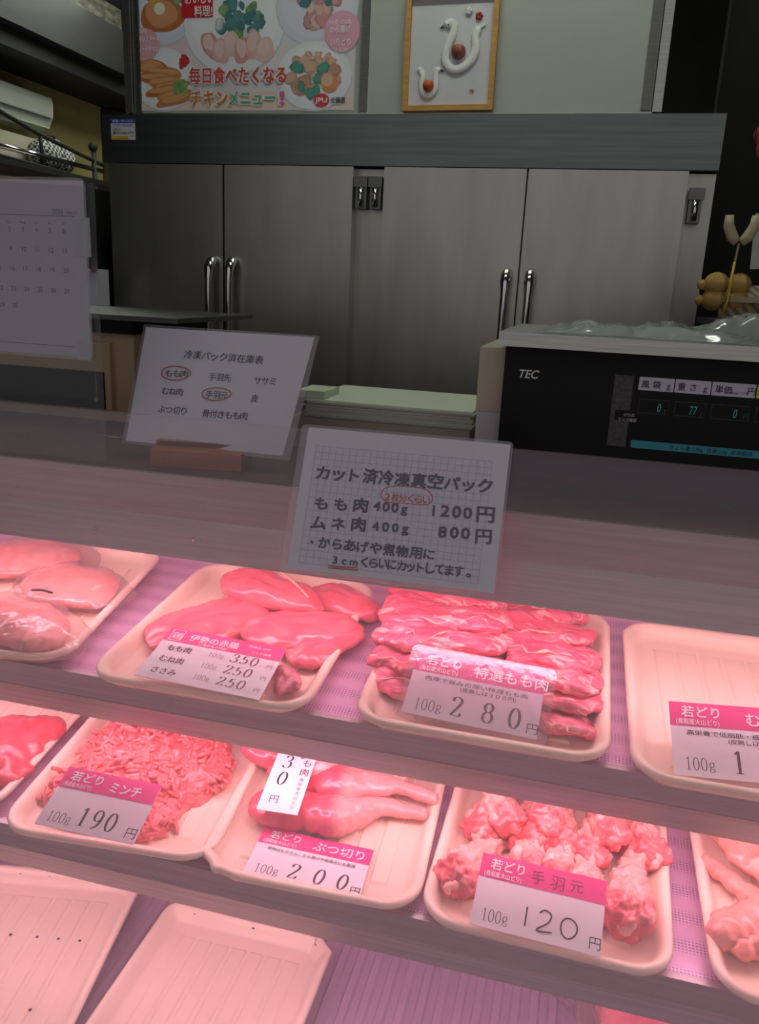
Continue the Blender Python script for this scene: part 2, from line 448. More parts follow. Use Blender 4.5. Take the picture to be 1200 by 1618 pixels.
def shelf_mat():
    m, N, L, B = principled('perforated_steel')
    tc = N.new('ShaderNodeTexCoord'); vo = N.new('ShaderNodeTexVoronoi'); vo.inputs['Scale'].default_value = 210; vo.inputs['Randomness'].default_value = 0
    L.new(tc.outputs['Object'], vo.inputs['Vector'])
    rp = N.new('ShaderNodeValToRGB'); L.new(vo.outputs['Distance'], rp.inputs[0])
    rp.color_ramp.elements[0].position = .25; rp.color_ramp.elements[0].color = (.34,.22,.34,1)
    rp.color_ramp.elements[1].position = .38; rp.color_ramp.elements[1].color = (.74,.50,.70,1)  # lilac of the mirrored meat lamps put into the steel colour
    L.new(rp.outputs[0], B.inputs['Base Color']); B.inputs['Metallic'].default_value = .40; B.inputs['Roughness'].default_value = .36
    return m
M_SHELF = shelf_mat()
def corrugated_mat():
    m, N, L, B = principled('corrugated_deck')
    B.inputs['Base Color'].default_value = (.46,.36,.44,1); B.inputs['Metallic'].default_value = .3; B.inputs['Roughness'].default_value = .4
    return m
M_DECK = corrugated_mat()
M_GLASS = film('case_glass', (.97,.97,.97), gloss=.03, rough=.02, haze=.09, hazecol=(.9,.78,.86))  # dust haze thickened and tinted pink to hold the veil of lamp light
M_LAM = film('laminate_film', (.98,.97,.98), gloss=.05, rough=.12, haze=.12, hazecol=(.85,.82,.87))
M_ACRYL = film('acrylic_sheet', (.92,.92,.95), gloss=.03, rough=.03, haze=.02, hazecol=(.75,.75,.85))
M_WRAP = film('clear_wrap', (.98,.94,.94), gloss=.05, rough=.12, haze=.13, hazecol=(.95,.85,.85), bump=(45,.6))
M_BAG = film('clear_bag', (.97,.98,.97), gloss=.10, rough=.12, haze=.36, hazecol=(.85,.9,.86), bump=(30,.5))
M_TAPE = film('clear_tape', (.95,.95,.97), gloss=.05, rough=.25, haze=.3, hazecol=(.8,.8,.85))
M_BREAST = meat_mat('breast_meat', (.80,.10,.16), (.88,.20,.23), (.92,.44,.40), .5, 22, (.5,1,1), .25, .18)
M_THIGH = meat_mat('thigh_meat', (.66,.06,.14), (.86,.16,.23), (.93,.54,.49), .85, 48, (.45,1.5,1.5), .26, .5)
M_FAT = meat_mat('chicken_fat', (.90,.40,.30), (.92,.52,.42), (.94,.64,.55), .4, 40, (1,1,1), .3, .3)
M_LEG = meat_mat('leg_meat', (.70,.07,.12), (.82,.14,.19), (.90,.40,.38), .3, 24, (1,1,1), .24, .25, skin=(.90,.36,.34))
M_DRUM = meat_mat('drumette_meat', (.70,.09,.11), (.84,.20,.20), (.92,.50,.44), .5, 38, (1,1,1), .24, .4, skin=(.91,.42,.36))
M_SKIN = meat_mat('chicken_skin', (.84,.28,.22), (.90,.38,.31), (.93,.50,.42), .4, 34, (1,1,1), .3, .55)
M_PALE = meat_mat('pale_meat', (.86,.26,.23), (.91,.40,.35), (.94,.58,.50), .5, 26, (1,1,1), .3, .3)
M_MINCE = meat_mat('minced_meat', (.80,.13,.14), (.89,.22,.22), (.92,.42,.40), .4, 60, (1,1,1), .35, .3)
M_LIVER = meat_mat('dark_red_meat', (.55,.04,.07), (.72,.09,.12), (.84,.30,.30), .15, 26, (1,1,1), .3, .4)
M_BONE = mat('raw_bone', (.89,.44,.39), .35, bump=(90,.2), noise=(40,.1))

# ================================================================== the room
struct(box('floor', -2.4, 2.2, -2.6, 3.4, -.05, 0, M_FLOOR))
M_CEIL = mat('dim_ceiling', (.10,.095,.085), .8, noise=(3,.2))
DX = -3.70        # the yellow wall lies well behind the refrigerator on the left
struct(box('ceiling', -3.8, 2.2, .3, 6.1, 3.30, 3.38, M_CEIL))
struct(box('wall_left', DX-.1, DX, 3.2, 6.0, 0, 3.30, M_YEL))
struct(box('wall_left', DX-.1, DX, .4, 3.2, 0, 3.30, M_WALL))  # unseen near stretch, coloured dark to dim the refrigerator's reflections
struct(box('wall_front_added', DX-.1, -1.80, .25, .40, 0, 3.30, M_WALL))  # unseen wall added so the left refrigerator door mirrors darkness
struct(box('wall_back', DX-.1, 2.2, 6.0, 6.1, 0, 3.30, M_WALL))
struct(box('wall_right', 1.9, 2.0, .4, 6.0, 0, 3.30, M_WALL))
struct(box('wall_dark_added', .32, 1.9, 3.15, 3.25, 0, 3.30, M_WALL))  # added wall, the unlit depth at the right is in its near-black colour
struct(box('trim_1', DX, DX+.14, 5.82, 6.0, 0, 2.60, mat('brown_post', (.07,.045,.025), .6)))
struct(box('trim_2', DX, DX+.42, 1.8, 6.0, 2.62, 3.02, M_BEAM, bevel=.004))
struct(box('trim_3', DX, DX+.50, 1.8, 6.0, 2.72, 2.80, M_BEAM, bevel=.004))
struct(box('trim_4', DX+.01, DX+.10, 1.8, 5.99, 3.02, 3.30, M_CEILTEX))

# ceiling fluorescent fixtures (above the frame)
M_TUBE = mat('ceiling_tube', (1,1,1), .5, emit=(CEIL_TINT, CEIL_POWER))
def ceiling_light(x, y, z, label):
    e = empty('ceiling_light', label, 'ceiling light', loc=(x, y, z), group='ceiling fluorescent lights')
    box('housing', -.62, .62, -.09, .09, -.05, -.0005, M_WHITEP, e, .006)
    for s in (-.045, .045):
        tube('tube', [(-.6, s, -.075), (.6, s, -.075)], .016, M_TUBE, e, 10)
ceiling_light(-.3, 1.80, 3.30, 'fluorescent ceiling light above the space behind the counter')
ceiling_light(-2.60, 4.4, 3.30, 'added fluorescent light brightening the rear room left of the refrigerator')  # unseen fixture added to brighten the yellow wall
ceiling_light(-2.60, 5.2, 3.30, 'added fluorescent light farthest back, brightening the rear room')  # another unseen fixture, added to lift the same dark room

# ================================================================== refrigerator
FX0, FX1, FY = -1.512, .268, 2.42
e = empty('refrigerator', 'tall four-door stainless steel refrigerator standing behind the counter', 'refrigerator', loc=(0,0,0))
FR = e
box('cabinet', FX0, FX1, FY, 3.12, .10, 1.770, M_FRIDGE, e, .003)
box('header', FX0, FX1, FY-.035, 3.12, 1.775, 1.909, M_FRIDGE_H, e, .003)
for x in (FX0+.08, FX1-.08):
    for y in (FY+.08, 3.0): tube('foot', [(x,y,0),(x,y,.10)], .022, M_DARKST, e, 12)
def fdoor(x0, x1, z0, z1, hside, handle=True):
    d = box('door', x0, x1, FY-.045, FY-.001, z0, z1, M_FRIDGE, FR, .004)
    g = box('gasket', x0+.008, x1-.008, FY-.006, FY+.002, z0+.008, z1-.008, M_BLACKM, d)
    hx = x1-.030 if hside == 'r' else x0+.030
    zt = min(z1-.27, 1.505); zb = zt-.36
    pts = [(hx, FY-.046, zt), (hx, FY-.062, zt-.004), (hx, FY-.082, zt-.025), (hx, FY-.086, zt-.06)]
    tube('handle', pts+[(hx, FY-.086, zb+.06), (hx, FY-.082, zb+.025), (hx, FY-.062, zb+.004), (hx, FY-.046, zb)],
         [.014,.015,.014,.010,.010,.014,.015,.014], M_CHROME, d, 10)
    return d
ZT = 1.771
DO = [(-1.488,-1.111,'r'), (-1.105,-.708,'l'), (-.617,-.219,'r'), (-.214,.196,'l')]
for x0, x1, s in DO:
    fdoor(x0, x1, .985, ZT, s)
    fdoor(x0, x1, .14, .955, s)
def hinge(x, z):
    h = box('hinge', x-.016, x+.016, FY-.040, FY-.001, z-.055, z+.03, M_DARKST, FR, .003)
    box('hinge_leaf', x-.02, x+.02, FY-.05, FY-.039, z+.002, z+.03, M_DARKST, h, .002)
    tube('hinge_pin', [(x, FY-.047, z-.05), (x, FY-.047, z)], .008, M_CHROME, h, 8)
for z in (1.715, 1.02, .9, .2):
    for x in (-.684, -.641): hinge(x, z)
for z in (1.70, 1.02): hinge(.222, z)

# service sticker on the header
a0, a1, a2 = at(175,190,FY-.036), at(213,188,FY-.036), at(213,221,FY-.036)
w, h = a1.x-a0.x, a1.z-a2.z
st = empty('sticker', 'small blue, white and yellow service sticker on the refrigerator header', 'sticker', frame_matrix(((a0.x+a1.x)/2, FY-.0362, (a1.z+a2.z)/2), (1,0,0), (0,0,1)))
sheet('label_sheet', w, h, .0006, M_PAPER2, st)
sheet('blue_band', w, h*.20, .0003, mat('sticker_blue', (.05,.09,.42), .4), st, 0, h*.40, .0004)
sheet('yellow_band', w*.72, h*.18, .0003, mat('sticker_yellow', (.62,.36,.04), .4), st, -w*.13, -h*.40, .0004)
write(st, '修理・サービス', 0, h*.345, h*.14, M_WHITEINK, 'c', width=w*.85)
write(st, '冷凍冷蔵設備', 0, h*.14, h*.15, mat('sticker_blue_ink', (.10,.16,.40), .4), 'c', width=w*.8)
write(st, 'お問合せ', -w*.44, -h*.04, h*.12, M_INK, 'l', .01)
write(st, '☎072-626-2775', 0, -h*.22, h*.17, M_INK, 'c', .012, width=w*.88)
write(st, '18', w*.30, -h*.40, h*.16, M_INK, 'l', .012)

# ================================================================== sliding panels on top of the refrigerator
PY = 2.46
e = empty('overhead_cabinet', 'cabinet with pale grey sliding panels standing on top of the refrigerator', 'cabinet', loc=(0,0,1.909))
box('body', -1.458, .112, PY+.03, 3.1, .002, .79, M_PANEL, e)
box('sliding_panel', -1.44, -.715, PY+.014, PY+.026, .018, .78, M_PANEL, e, .001)
box('sliding_panel', -.72, .085, PY+.004, PY+.016, .018, .78, mat('grey_panel_glossy', (.43,.46,.42), .4), e, .001)
box('bottom_rail', -1.46, .112, PY-.006, PY+.03, .002, .017, M_STEEL, e, .002)
box('left_post', -1.472, -1.448, PY-.006, PY+.03, .002, .79, M_STEEL, e, .002)
box('left_stile', -1.446, -1.425, PY+.004, PY+.02, .018, .78, M_DARKST, e, .002)
box('meeting_stile', -.722, -.700, PY-.002, PY+.014, .018, .78, M_DARKST, e, .003)
box('right_stile', .058, .082, PY-.004, PY+.006, .022, .78, M_DARKST, e, .002)
box('right_post', .088, .112, PY-.006, PY+.03, .002, .79, M_STEEL, e, .002)

# poster of chicken dishes
b0, b1 = at(206,176,PY+.008), at(558,174,PY+.008)
pw = b1.x-b0.x; ph = .55
po = empty('poster', 'printed poster of chicken dishes stuck on the left sliding panel', 'poster', frame_matrix((b0.x, PY+.0125, b0.z+.002), (1,0,0), (0,0,1)))
u = pw/352.0     # one photo pixel on the poster
def P_(px, py): return ((px-206)*u, (175-py)*u)
sheet('poster_sheet', pw, ph, .0008, mat('poster_gloss', (.74,.70,.74), .25, noise=(3,.08)), po, pw/2, ph/2)
pr = Print()
def dish(px, py, rx, ry, c=(.78,.80,.86)):
    x, y = P_(px, py); pr.ell(x, y-.004, rx*u*1.02, ry*u*1.02, (.55,.56,.62)); pr.ell(x, y, rx*u, ry*u, c); pr.ell(x, y+.002, rx*u*.86, ry*u*.84, [k*1.06 for k in c])
def tint(px0, px1, py0, py1, c):
    (x0,y0),(x1,y1) = P_(px0,py1), P_(px1,py0); pr.poly([(x0,y0),(x1,y0),(x1,y1),(x0,y1)], c)
tint(208,300,60,120,(.72,.55,.62)); tint(208,558,150,174,(.78,.62,.56)); tint(208,330,0,70,(.62,.64,.76)); tint(430,556,0,90,(.70,.68,.74))
dish(262,40,52,46,(.66,.68,.82)); dish(375,60,78,66); dish(262,132,50,42); dish(500,40,60,52,(.66,.66,.76)); dish(498,130,56,44)
OR = [(.50,.17,.05),(.60,.24,.07),(.55,.22,.10)]; GR = [(.18,.32,.12),(.25,.40,.18)]; PK = [(.62,.30,.28),(.70,.42,.40),(.72,.50,.46)]; TE = [(.06,.20,.22),(.10,.26,.28)]
def pile(px, py, rx, ry, n, s, pal): x, y = P_(px, py); pr.pile(x, y, rx*u, ry*u, n, s*u, pal)
x, y = P_(262,48); pr.ell(x, y, 34*u, 24*u, (.45,.15,.05), wob=.12); pr.ell(x-.004, y+.006, 27*u, 18*u, (.62,.30,.16), wob=.15)
pile(255,20,24,8,14,6,[(.60,.07,.05),(.65,.42,.05),(.60,.08,.06)]); pile(285,26,8,6,6,5,GR); pr.ell(*P_(258,39), 9*u, 8*u, (.80,.76,.60))
for i in range(9):
    x, y = P_(238+random.uniform(-4,20)+i*3, 112+i*6); pr.ell(x, y, 30*u, 8*u, OR[i%3], wob=.15, rot=-.15+.05*i); pr.ell(x, y+2*u, 24*u, 4*u, (.66,.36,.16), wob=.2, rot=-.15+.05*i)
pile(290,142,9,9,12,6,[(.20,.42,.12),(.28,.50,.18)]); pile(295,110,5,5,4,7,[(.62,.05,.06)])
pile(380,55,34,24,26,9,GR+TE+[(.25,.22,.34),(.62,.64,.68)]); pile(398,62,24,12,12,8,TE)
for i in range(6):
    x, y = P_(338+i*17, 88+(i%2)*8); pr.ell(x, y, 13*u, 18*u, PK[i%3], wob=.15, rot=.3-.12*i); pr.ell(x-2*u, y+3*u, 8*u, 12*u, (.76,.56,.54), wob=.2, rot=.3-.12*i)
pile(498,38,32,28,34,11,PK+[(.48,.26,.30)]); pile(505,30,25,20,4,8,TE); pile(515,8,10,5,8,6,[(.24,.12,.22),(.5,.4,.5)])
pile(496,128,36,26,44,9,[(.62,.34,.24),(.68,.42,.32),(.55,.28,.20)]); pile(495,130,32,24,6,9,[(.10,.32,.26)]); pr.ell(*P_(522,140), 13*u, 12*u, (.68,.26,.12)); pr.ell(*P_(518,136), 9*u, 8*u, (.72,.46,.32))
tint(294,343,0,52,(.62,.02,.03))
x, y = P_(395,-8); pr.ell(x, y, 50*u, 16*u, (.20,.46,.58))
x, y = P_(228,85); pr.ell(x, y, 30*u, 22*u, (.74,.40,.46)); x, y = P_(538,75); pr.ell(x, y, 26*u, 26*u, (.76,.40,.52))
x, y = P_(510,162); pr.ell(x, y, 12*u, 9*u, (.66,.06,.06)); tint(532,550,0,14,(.78,.78,.76)); pr.ell(*P_(541,3), 7*u, 6*u, (.62,.05,.07))
pr.build('dish_pictures', po)
zt = .0018
def pt(s, px, py, size, m, w_, bold=0, **k):
    x, y = P_(px, py); write(po, s, x, y, size*u, m, 'l', bold, width=w_*u, z=zt, **k)
M_PO = mat('poster_red_ink', (.58,.07,.05), .4); M_PG = mat('poster_green_ink', (.10,.40,.24), .4); M_POR = mat('poster_orange_ink', (.60,.20,.04), .4); M_PM = mat('poster_pink_ink', (.66,.14,.36), .4)
for bold, ms, z in ((.075, [M_WHITEINK]*4, .0036), (.030, [M_PO, M_POR, M_PG, M_PM], .0042)):
    zt = z
    pt('毎日食べたくなる', 304, 137, 23, ms[0], 152, bold); pt('チキン', 305, 167, 23, ms[1], 59, bold); pt('メニュー', 366, 167, 23, ms[2], 72, bold); pt('!', 444, 167, 24, ms[3], 8, bold)
zt = .0042
pt('鶏肉で', 297, 17, 15, M_WHITEINK, 36, .02); pt('おいしい', 299, 34, 15, M_WHITEINK, 45, .02); pt('料理!', 314, 50, 15, M_WHITEINK, 28, .02)
pt('チキンサラダ', 396, 8, 9, M_WHITEINK, 42, .02); pt('チキンステーキ', 217, 82, 9, M_WHITEINK, 40, .02); pt('ブレードチキン', 217, 95, 9, M_WHITEINK, 38, .02); pt('(むね肉)', 217, 70, 7, M_WHITEINK, 20, .01)
pt('から揚げ', 520, 76, 10, M_WHITEINK, 30, .02); pt('いりどり', 521, 92, 10, M_WHITEINK, 29, .02); pt('(もも肉・むね肉)', 517, 66, 7, M_WHITEINK, 34, .01); pt('(もも肉)', 526, 101, 7, M_WHITEINK, 22, .01)
pt('JPU', 502, 165, 9, M_WHITEINK, 18, .03); pt('全鶏連', 524, 165, 8, M_INK, 22, .02); pt('国産チキン', 533, 13, 5, M_PG, 15, .02)

# framed relief of two birds
c0, c1, c2 = at(634,173,PY-.03), at(777,173,PY-.03), at(785,0,PY-.03)
fw = c1.x-c0.x; fh = fw*1.17
fe = empty('picture_frame', 'light wooden picture frame with two white relief birds, propped on the steel rail', 'picture frame',
           frame_matrix(((c0.x+c1.x)/2, PY-.016, 1.9265+fh/2), (1,0,.012), (0,.035,1)))
t = .014*fw/.25
bm = bmesh.new()
for a in ((-fw/2,fw/2,fh/2-t,fh/2),(-fw/2,fw/2,-fh/2,-fh/2+t),(-fw/2,-fw/2+t,-fh/2+t,fh/2-t),(fw/2-t,fw/2,-fh/2+t,fh/2-t)): add_box(bm, a[0],a[1],a[2],a[3],-.012,.008)
bmobj('frame_moulding', bm, M_FRAMEW, fe, bevel=.0015)
sheet('backing_board', fw-2*t, fh-2*t, .004, mat('lilac_board', (.62,.62,.66), .5), fe, 0, 0, -.004)
def relief(name, pts, rads, m, flat=.5, zc=-.001):
    V, F = tube_geo([(x, y, 0) for x, y in pts], rads, 10)
    return mesh(name, [(v[0], v[1], zc+v[2]*flat) for v in V], F, m, fe, True)
M_REL = mat('white_relief_paste', (.82,.82,.80), .5, bump=(60,.2))
g = fw/142.0
def Q(px, py): return ((px-709)*g, (86-py)*g)   # photo pixel on the picture
def bird(pts, rads, ball, br, bc, beak, name='bird_relief'):
    relief(name, spl([Q(*p) for p in pts], 5), [rads(i/(len(spl([Q(*p) for p in pts],5))-1))*g for i in range(len(spl([Q(*p) for p in pts],5)))], M_REL)
    b = bmesh.new(); bmesh.ops.create_uvsphere(b, u_segments=16, v_segments=10, radius=br*g); x, y = Q(*ball)
    bmobj('ball_relief', b, bc, fe, True, (x, y, .001))
    relief('beak', [Q(*beak[0]), Q(*beak[1])], [2.2*g, .4*g], M_INK)
bird([(700,49),(710,46),(712,60),(704,80),(702,98),(714,110),(730,108),(744,96),(748,80),(746,66),(752,54),(762,50)], lambda t: (7-2*abs(t-.5)) if t < .9 else 5*(1-t)*10*.5+.6, (722,86), 11, mat('relief_ball_red', (.30,.10,.07), .5, noise=(60,.6)), ((697,50),(691,53)))
bird([(694,111),(688,112),(689,124),(688,138),(680,146),(670,143),(666,130),(668,118),(662,109),(657,111)], lambda t: (5-1.5*abs(t-.5)) if t < .9 else 3*(1-t)*10*.6+.5, (678,133), 9, mat('relief_ball_orange', (.55,.12,.03), .5, noise=(60,.4)), ((696,111),(701,113)))
for px, py, m_ in ((750,38,mat('red_flower_paste', (.45,.04,.05), .5)), (734,31,M_REL)):
    b = bmesh.new(); x, y = Q(px, py)
    for k in range(5): bmesh.ops.create_uvsphere(b, u_segments=8, v_segments=6, radius=3.0*g, matrix=Matrix.Translation((3*g*cos(k*1.257), 3*g*sin(k*1.257), 0)))
    bmobj('flower_relief', b, m_, fe, True, (x, y, -.002))
b = bmesh.new(); bmesh.ops.create_uvsphere(b, u_segments=8, v_segments=6, radius=1.3*g); bmobj('eye', b, M_INK, fe, True, (*Q(704,49), .0035))
write(fe, '寿', *Q(741,146), 9*g, mat('red_seal_ink', (.5,.08,.08), .5), z=-.0035)

# ================================================================== things left of the refrigerator
e = empty('air_conditioner', 'white wall-mounted air conditioner high on the yellow wall', 'air conditioner', loc=(DX, 4.54, 2.405))
prof = [(0,.105),(.165,.105),(.198,.095),(.21,.06),(.205,-.02),(.175,-.075),(.12,-.10),(0,-.10)]
bm = bmesh.new(); L0 = [bm.verts.new((x, -.42, z)) for x, z in prof]; L1 = [bm.verts.new((x, .42, z)) for x, z in prof]
bm.faces.new(L0); bm.faces.new(L1[::-1])
for i in range(len(prof)): bm.faces.new((L0[i], L1[i], L1[(i+1)%len(prof)], L0[(i+1)%len(prof)]))
bmobj('casing', bm, mat('ac_white', (.66,.70,.62), .4), e, bevel=.012)
box('louver', .11, .205, -.38, .38, -.092, -.082, mat('ac_louver', (.60,.64,.56), .4), e, .003)
box('vent_slot', .203, .2085, -.39, .39, -.034, -.028, M_DARKST, e)

e = empty('wall_rack', 'black and chrome wire rack along the yellow wall below the air conditioner', 'rack', loc=(0,0,0))
rx = -3.28
tube('front_rail', [onx(-30,222,rx), onx(163,271,rx)], .014, M_CHROME, e, 10)
tube('upper_rail', [onx(-30,158,rx), onx(62,212,rx), onx(162,261,rx)], .013, M_BLACKM, e, 8)
tube('lower_rail', [onx(-30,228,rx+.01)+Vector((0,0,-.03)), onx(112,275,rx+.01)], .010, M_BLACKM, e, 8)
p = onx(64,212,rx); tube('upright', [p, p-Vector((0,0,.16))], .011, M_BLACKM, e, 8)
p = onx(148,238,rx); tube('upright', [p+Vector((0,0,.04)), Vector((p.x,p.y,0))], .016, M_BLACKM, e, 8)
tube('upright', [Vector((rx,3.4,2.16)), Vector((rx,3.4,0))], .016, M_BLACKM, e, 8)
p = onx(77,222,rx); tube('hook', [p, p+Vector((0,.0,.028)), p+Vector((0,.04,.034)), p+Vector((0,.06,.020))], .006, M_BLACKM, e, 6)
b = bmesh.new(); bmesh.ops.create_uvsphere(b, u_segments=12, v_segments=8, radius=.030); bmobj('knob', b, M_BLACKM, e, True, onx(147,232,rx))
SHZ = 2.035
box('rack_shelf', -3.66, rx+.02, 3.3, 5.5, SHZ-.03, SHZ, M_BLACKM, e)
def check_mat():
    m, N, L, B = principled('check_cloth'); tc = N.new('ShaderNodeTexCoord'); c = N.new('ShaderNodeTexChecker'); c.inputs['Scale'].default_value = 52
    c.inputs[1].default_value = (.66,.66,.64,1); c.inputs[2].default_value = (.05,.05,.05,1); L.new(tc.outputs['Object'], c.inputs[0]); L.new(c.outputs[0], B.inputs['Base Color']); B.inputs['Roughness'].default_value = .8
    return m
p = onx(80,250,-3.42); mt = organic('oven_mitt', [((0,-.05,0),(.08,.125,.095),(0,0,0)), ((0,.12,-.01),(.07,.10,.08),(0,0,0)), ((.02,.05,.055),(.035,.055,.055),(0,0,0))], check_mat(), Matrix.Translation((p.x, p.y, SHZ+.102)), vox=.013, amp=.010, freq=14)
tag(mt, 'black and white checked cloth mitt on the wire rack', 'oven mitt')
cb = box('storage_box', -3.64, -3.52, 3.6, 4.95, SHZ+.0005, SHZ+.20, mat('cream_box', (.66,.62,.48), .5), bevel=.006); tag(cb, 'long cream box on the rack behind the checked mitt', 'box')
# dark utility shelf and a paper hanging beside it
e = empty('utility_shelf', 'black utility shelf in the dark gap left of the refrigerator', 'shelf', loc=(0,0,0))
box('shelf_body', -1.90, -1.56, 2.30, 3.0, 0.0, 1.70, M_BLACKM, e)
box('shelf_ledge', -1.92, -1.54, 2.27, 2.31, 1.30, 1.33, M_DARKST, e, .003)
q0, q1 = at(148,425,2.262), at(171,483,2.262)
pp = empty('hanging_paper', 'white sheet hanging in the gap left of the refrigerator', 'paper', frame_matrix(((q0.x+q1.x)/2-.02, 2.262, (q0.z+q1.z)/2), (1,0,0), (0,0,1)))
sheet('paper_sheet', abs(q1.x-q0.x)+.05, abs(q0.z-q1.z), .001, M_PAPER2, pp)
sheet('red_clip', .018, .02, .006, mat('red_plastic', (.30,.03,.04), .5), pp, .0, abs(q0.z-q1.z)/2, .004, .003)

# ================================================================== display case
XA, XB = -1.75, 1.45
TZ = 1.150
T1, S1 = R(5.5), .840
T2, S2 = R(5.5), .6035
N1 = Vector((0, -sin(T1), cos(T1)))
ROW = {1: Vector((0, 1.0, S1)), 2: Vector((0, .92, S2)), 3: Vector((0, .9, .250))}
NRM = {1: N1, 2: N1, 3: Vector((0,0,1))}
def on(row, px, py, h=0):
    return onp(px, py, ROW[row]+NRM[row]*h, NRM[row])
case = empty('display_case', 'long stainless steel meat display case with slanted front glass and two lit shelves', 'display case', loc=(0,0,0))
# worktop
box('counter_top', XA, XB, 1.118, 1.85, TZ-.035, TZ, M_COUNTER, case, .002)
prism_x('front_fascia', [(1.112,TZ+.001),(1.122,TZ+.001),(1.122,1.086),(1.124,1.079),(1.114,1.083)], XA, XB, M_LIP, case)
prism_x('lower_lip', [(1.118,1.0815),(1.1215,1.0815),(1.1045,1.0202),(1.1,1.0205)], XA, XB, M_LIP, case)
prism_x('canopy_lining', [(1.125,1.10),(1.50,1.10),(1.50,1.115),(1.125,1.115)], XA, XB, M_WHITEP, case)
for px, py in ((151,835),(305,853)):
    q = at(px, py, 1.106); b = bmesh.new(); bmesh.ops.create_uvsphere(b, u_segments=10, v_segments=8, radius=.004); bmobj('rivet', b, M_CHROME, case, True, (q.x, 1.107, q.z))
prism_x('back_panel', [(1.50,.2),(1.53,.2),(1.53,1.115),(1.50,1.115)], XA, XB, mat('case_liner', (.55,.5,.52), .4), case)
def shelf(row, y0, s, t, y1):
    n = NRM[row]
    z = lambda y: s+math.tan(t)*(y-ROW[row].y)
    prism_x('shelf', [(y0+.01, z(y0+.01)), (y1, z(y1)), (y1, z(y1)-.012), (y0+.01, z(y0+.01)-.012)], XA, XB, M_SHELF, case)
    zt_ = z(y0)+.0065; k = .0365
    prism_x('shelf_lip', [(y0, zt_), (y0+.012, zt_), (y0+.012, zt_-.022), (y0+.003, zt_-.026), (y0, zt_-.038), (y0+.0075, zt_-.0755), (y0+.004, zt_-.0755), (y0-.004, zt_-k-.001), (y0-.0015, zt_-k)], XA, XB, M_LIP, case)
shelf(1, 1.0, S1, T1, 1.47)
shelf(2, .92, S2, T2, 1.42)
box('deck', XA, XB, .66, 1.50, .20, .236, M_STEEL, case)
bm = bmesh.new()   # corrugated liner of the deck
x = XA; rowp = []
while x < XB:
    for dx, dz in ((0,0),(.012,0),(.016,.006),(.028,.006),(.032,0)):
        rowp.append((x+dx, dz))
    x += .032
L0 = [bm.verts.new((a, .86, .238+b_)) for a, b_ in rowp]; L1 = [bm.verts.new((a, 1.30, .238+b_)) for a, b_ in rowp]; L2 = [bm.verts.new((a, 1.49, .40+b_)) for a, b_ in rowp]
for i in range(len(rowp)-1):
    bm.faces.new((L0[i], L0[i+1], L1[i+1], L1[i])); bm.faces.new((L1[i], L1[i+1], L2[i+1], L2[i]))
bmobj('corrugated_liner', bm, M_DECK, case)
box('base', XA, XB, .70, 1.53, .0, .20, M_STEEL, case)
for x in (XA, XB): box('end_panel', x-.02, x, .66, 1.53, .0, TZ-.036, M_STEEL, case)
# front glass
gy = lambda z: 1.048+.466*(z-1.161)
prism_x('front_glass', [(gy(.17),.17),(gy(1.246),1.246),(gy(1.246)+.005,1.2465),(gy(.17)+.006,.17)], XA, XB, M_GLASS, case)
# meat lamps
M_LAMP = mat('pink_meat_lamp', (1,.8,.85), .5, emit=(LAMP_PINK, LAMP_POWER))
def lamp(y, z):
    e = tube('meat_lamp', [(XA+.1, y, z), (XB-.1, y, z)], .0085, M_LAMP, case, 10)
    box('lamp_reflector', XA+.1, XB-.1, y-.004, y+.03, z+.0125, z+.0145, M_WHITEP, case)
lamp(1.1145, 1.0268)
lamp(1.0205, .7725)
lamp(.9400, .5350)

# ------------------------------------------------------------------ trays
def rim_outline(w, l, r, n=8, bites=(), chamfer=None):
    pts = []
    for cx, cy, a0, key in ((w/2-r, l/2-r, 0, 'br'), (-w/2+r, l/2-r, pi/2, 'bl'), (-w/2+r, -l/2+r, pi, 'fl'), (w/2-r, -l/2+r, 1.5*pi, 'fr')):
        if chamfer == key:
            for k in range(n+1):
                a = a0+pi/2*k/n; t = k/n
                pts.append((cx+r*((1-t)), cy+r*t) if key == 'br' else (cx+r*cos(a), cy+r*sin(a)))
        else:
            for k in range(n+1):
                a = a0+pi/2*k/n; pts.append((cx+r*cos(a), cy+r*sin(a)))
    # subdivide the straight sides
    out = []
    for i in range(len(pts)):
        p, q = Vector(pts[i]), Vector(pts[(i+1)%len(pts)]); d = (q-p).length; m = max(1, int(d/.012))
        for k in range(m): out.append(p.lerp(q, k/m))
    res = []
    for p in out:
        for (bx, by, br) in bites:
            d = p-Vector((bx, by))
            if d.length < br: p = Vector((bx, by))+d.normalized()*br*(1+.06*sin(d.x*900)) if d.length > 1e-6 else p
        res.append(p)
    return res
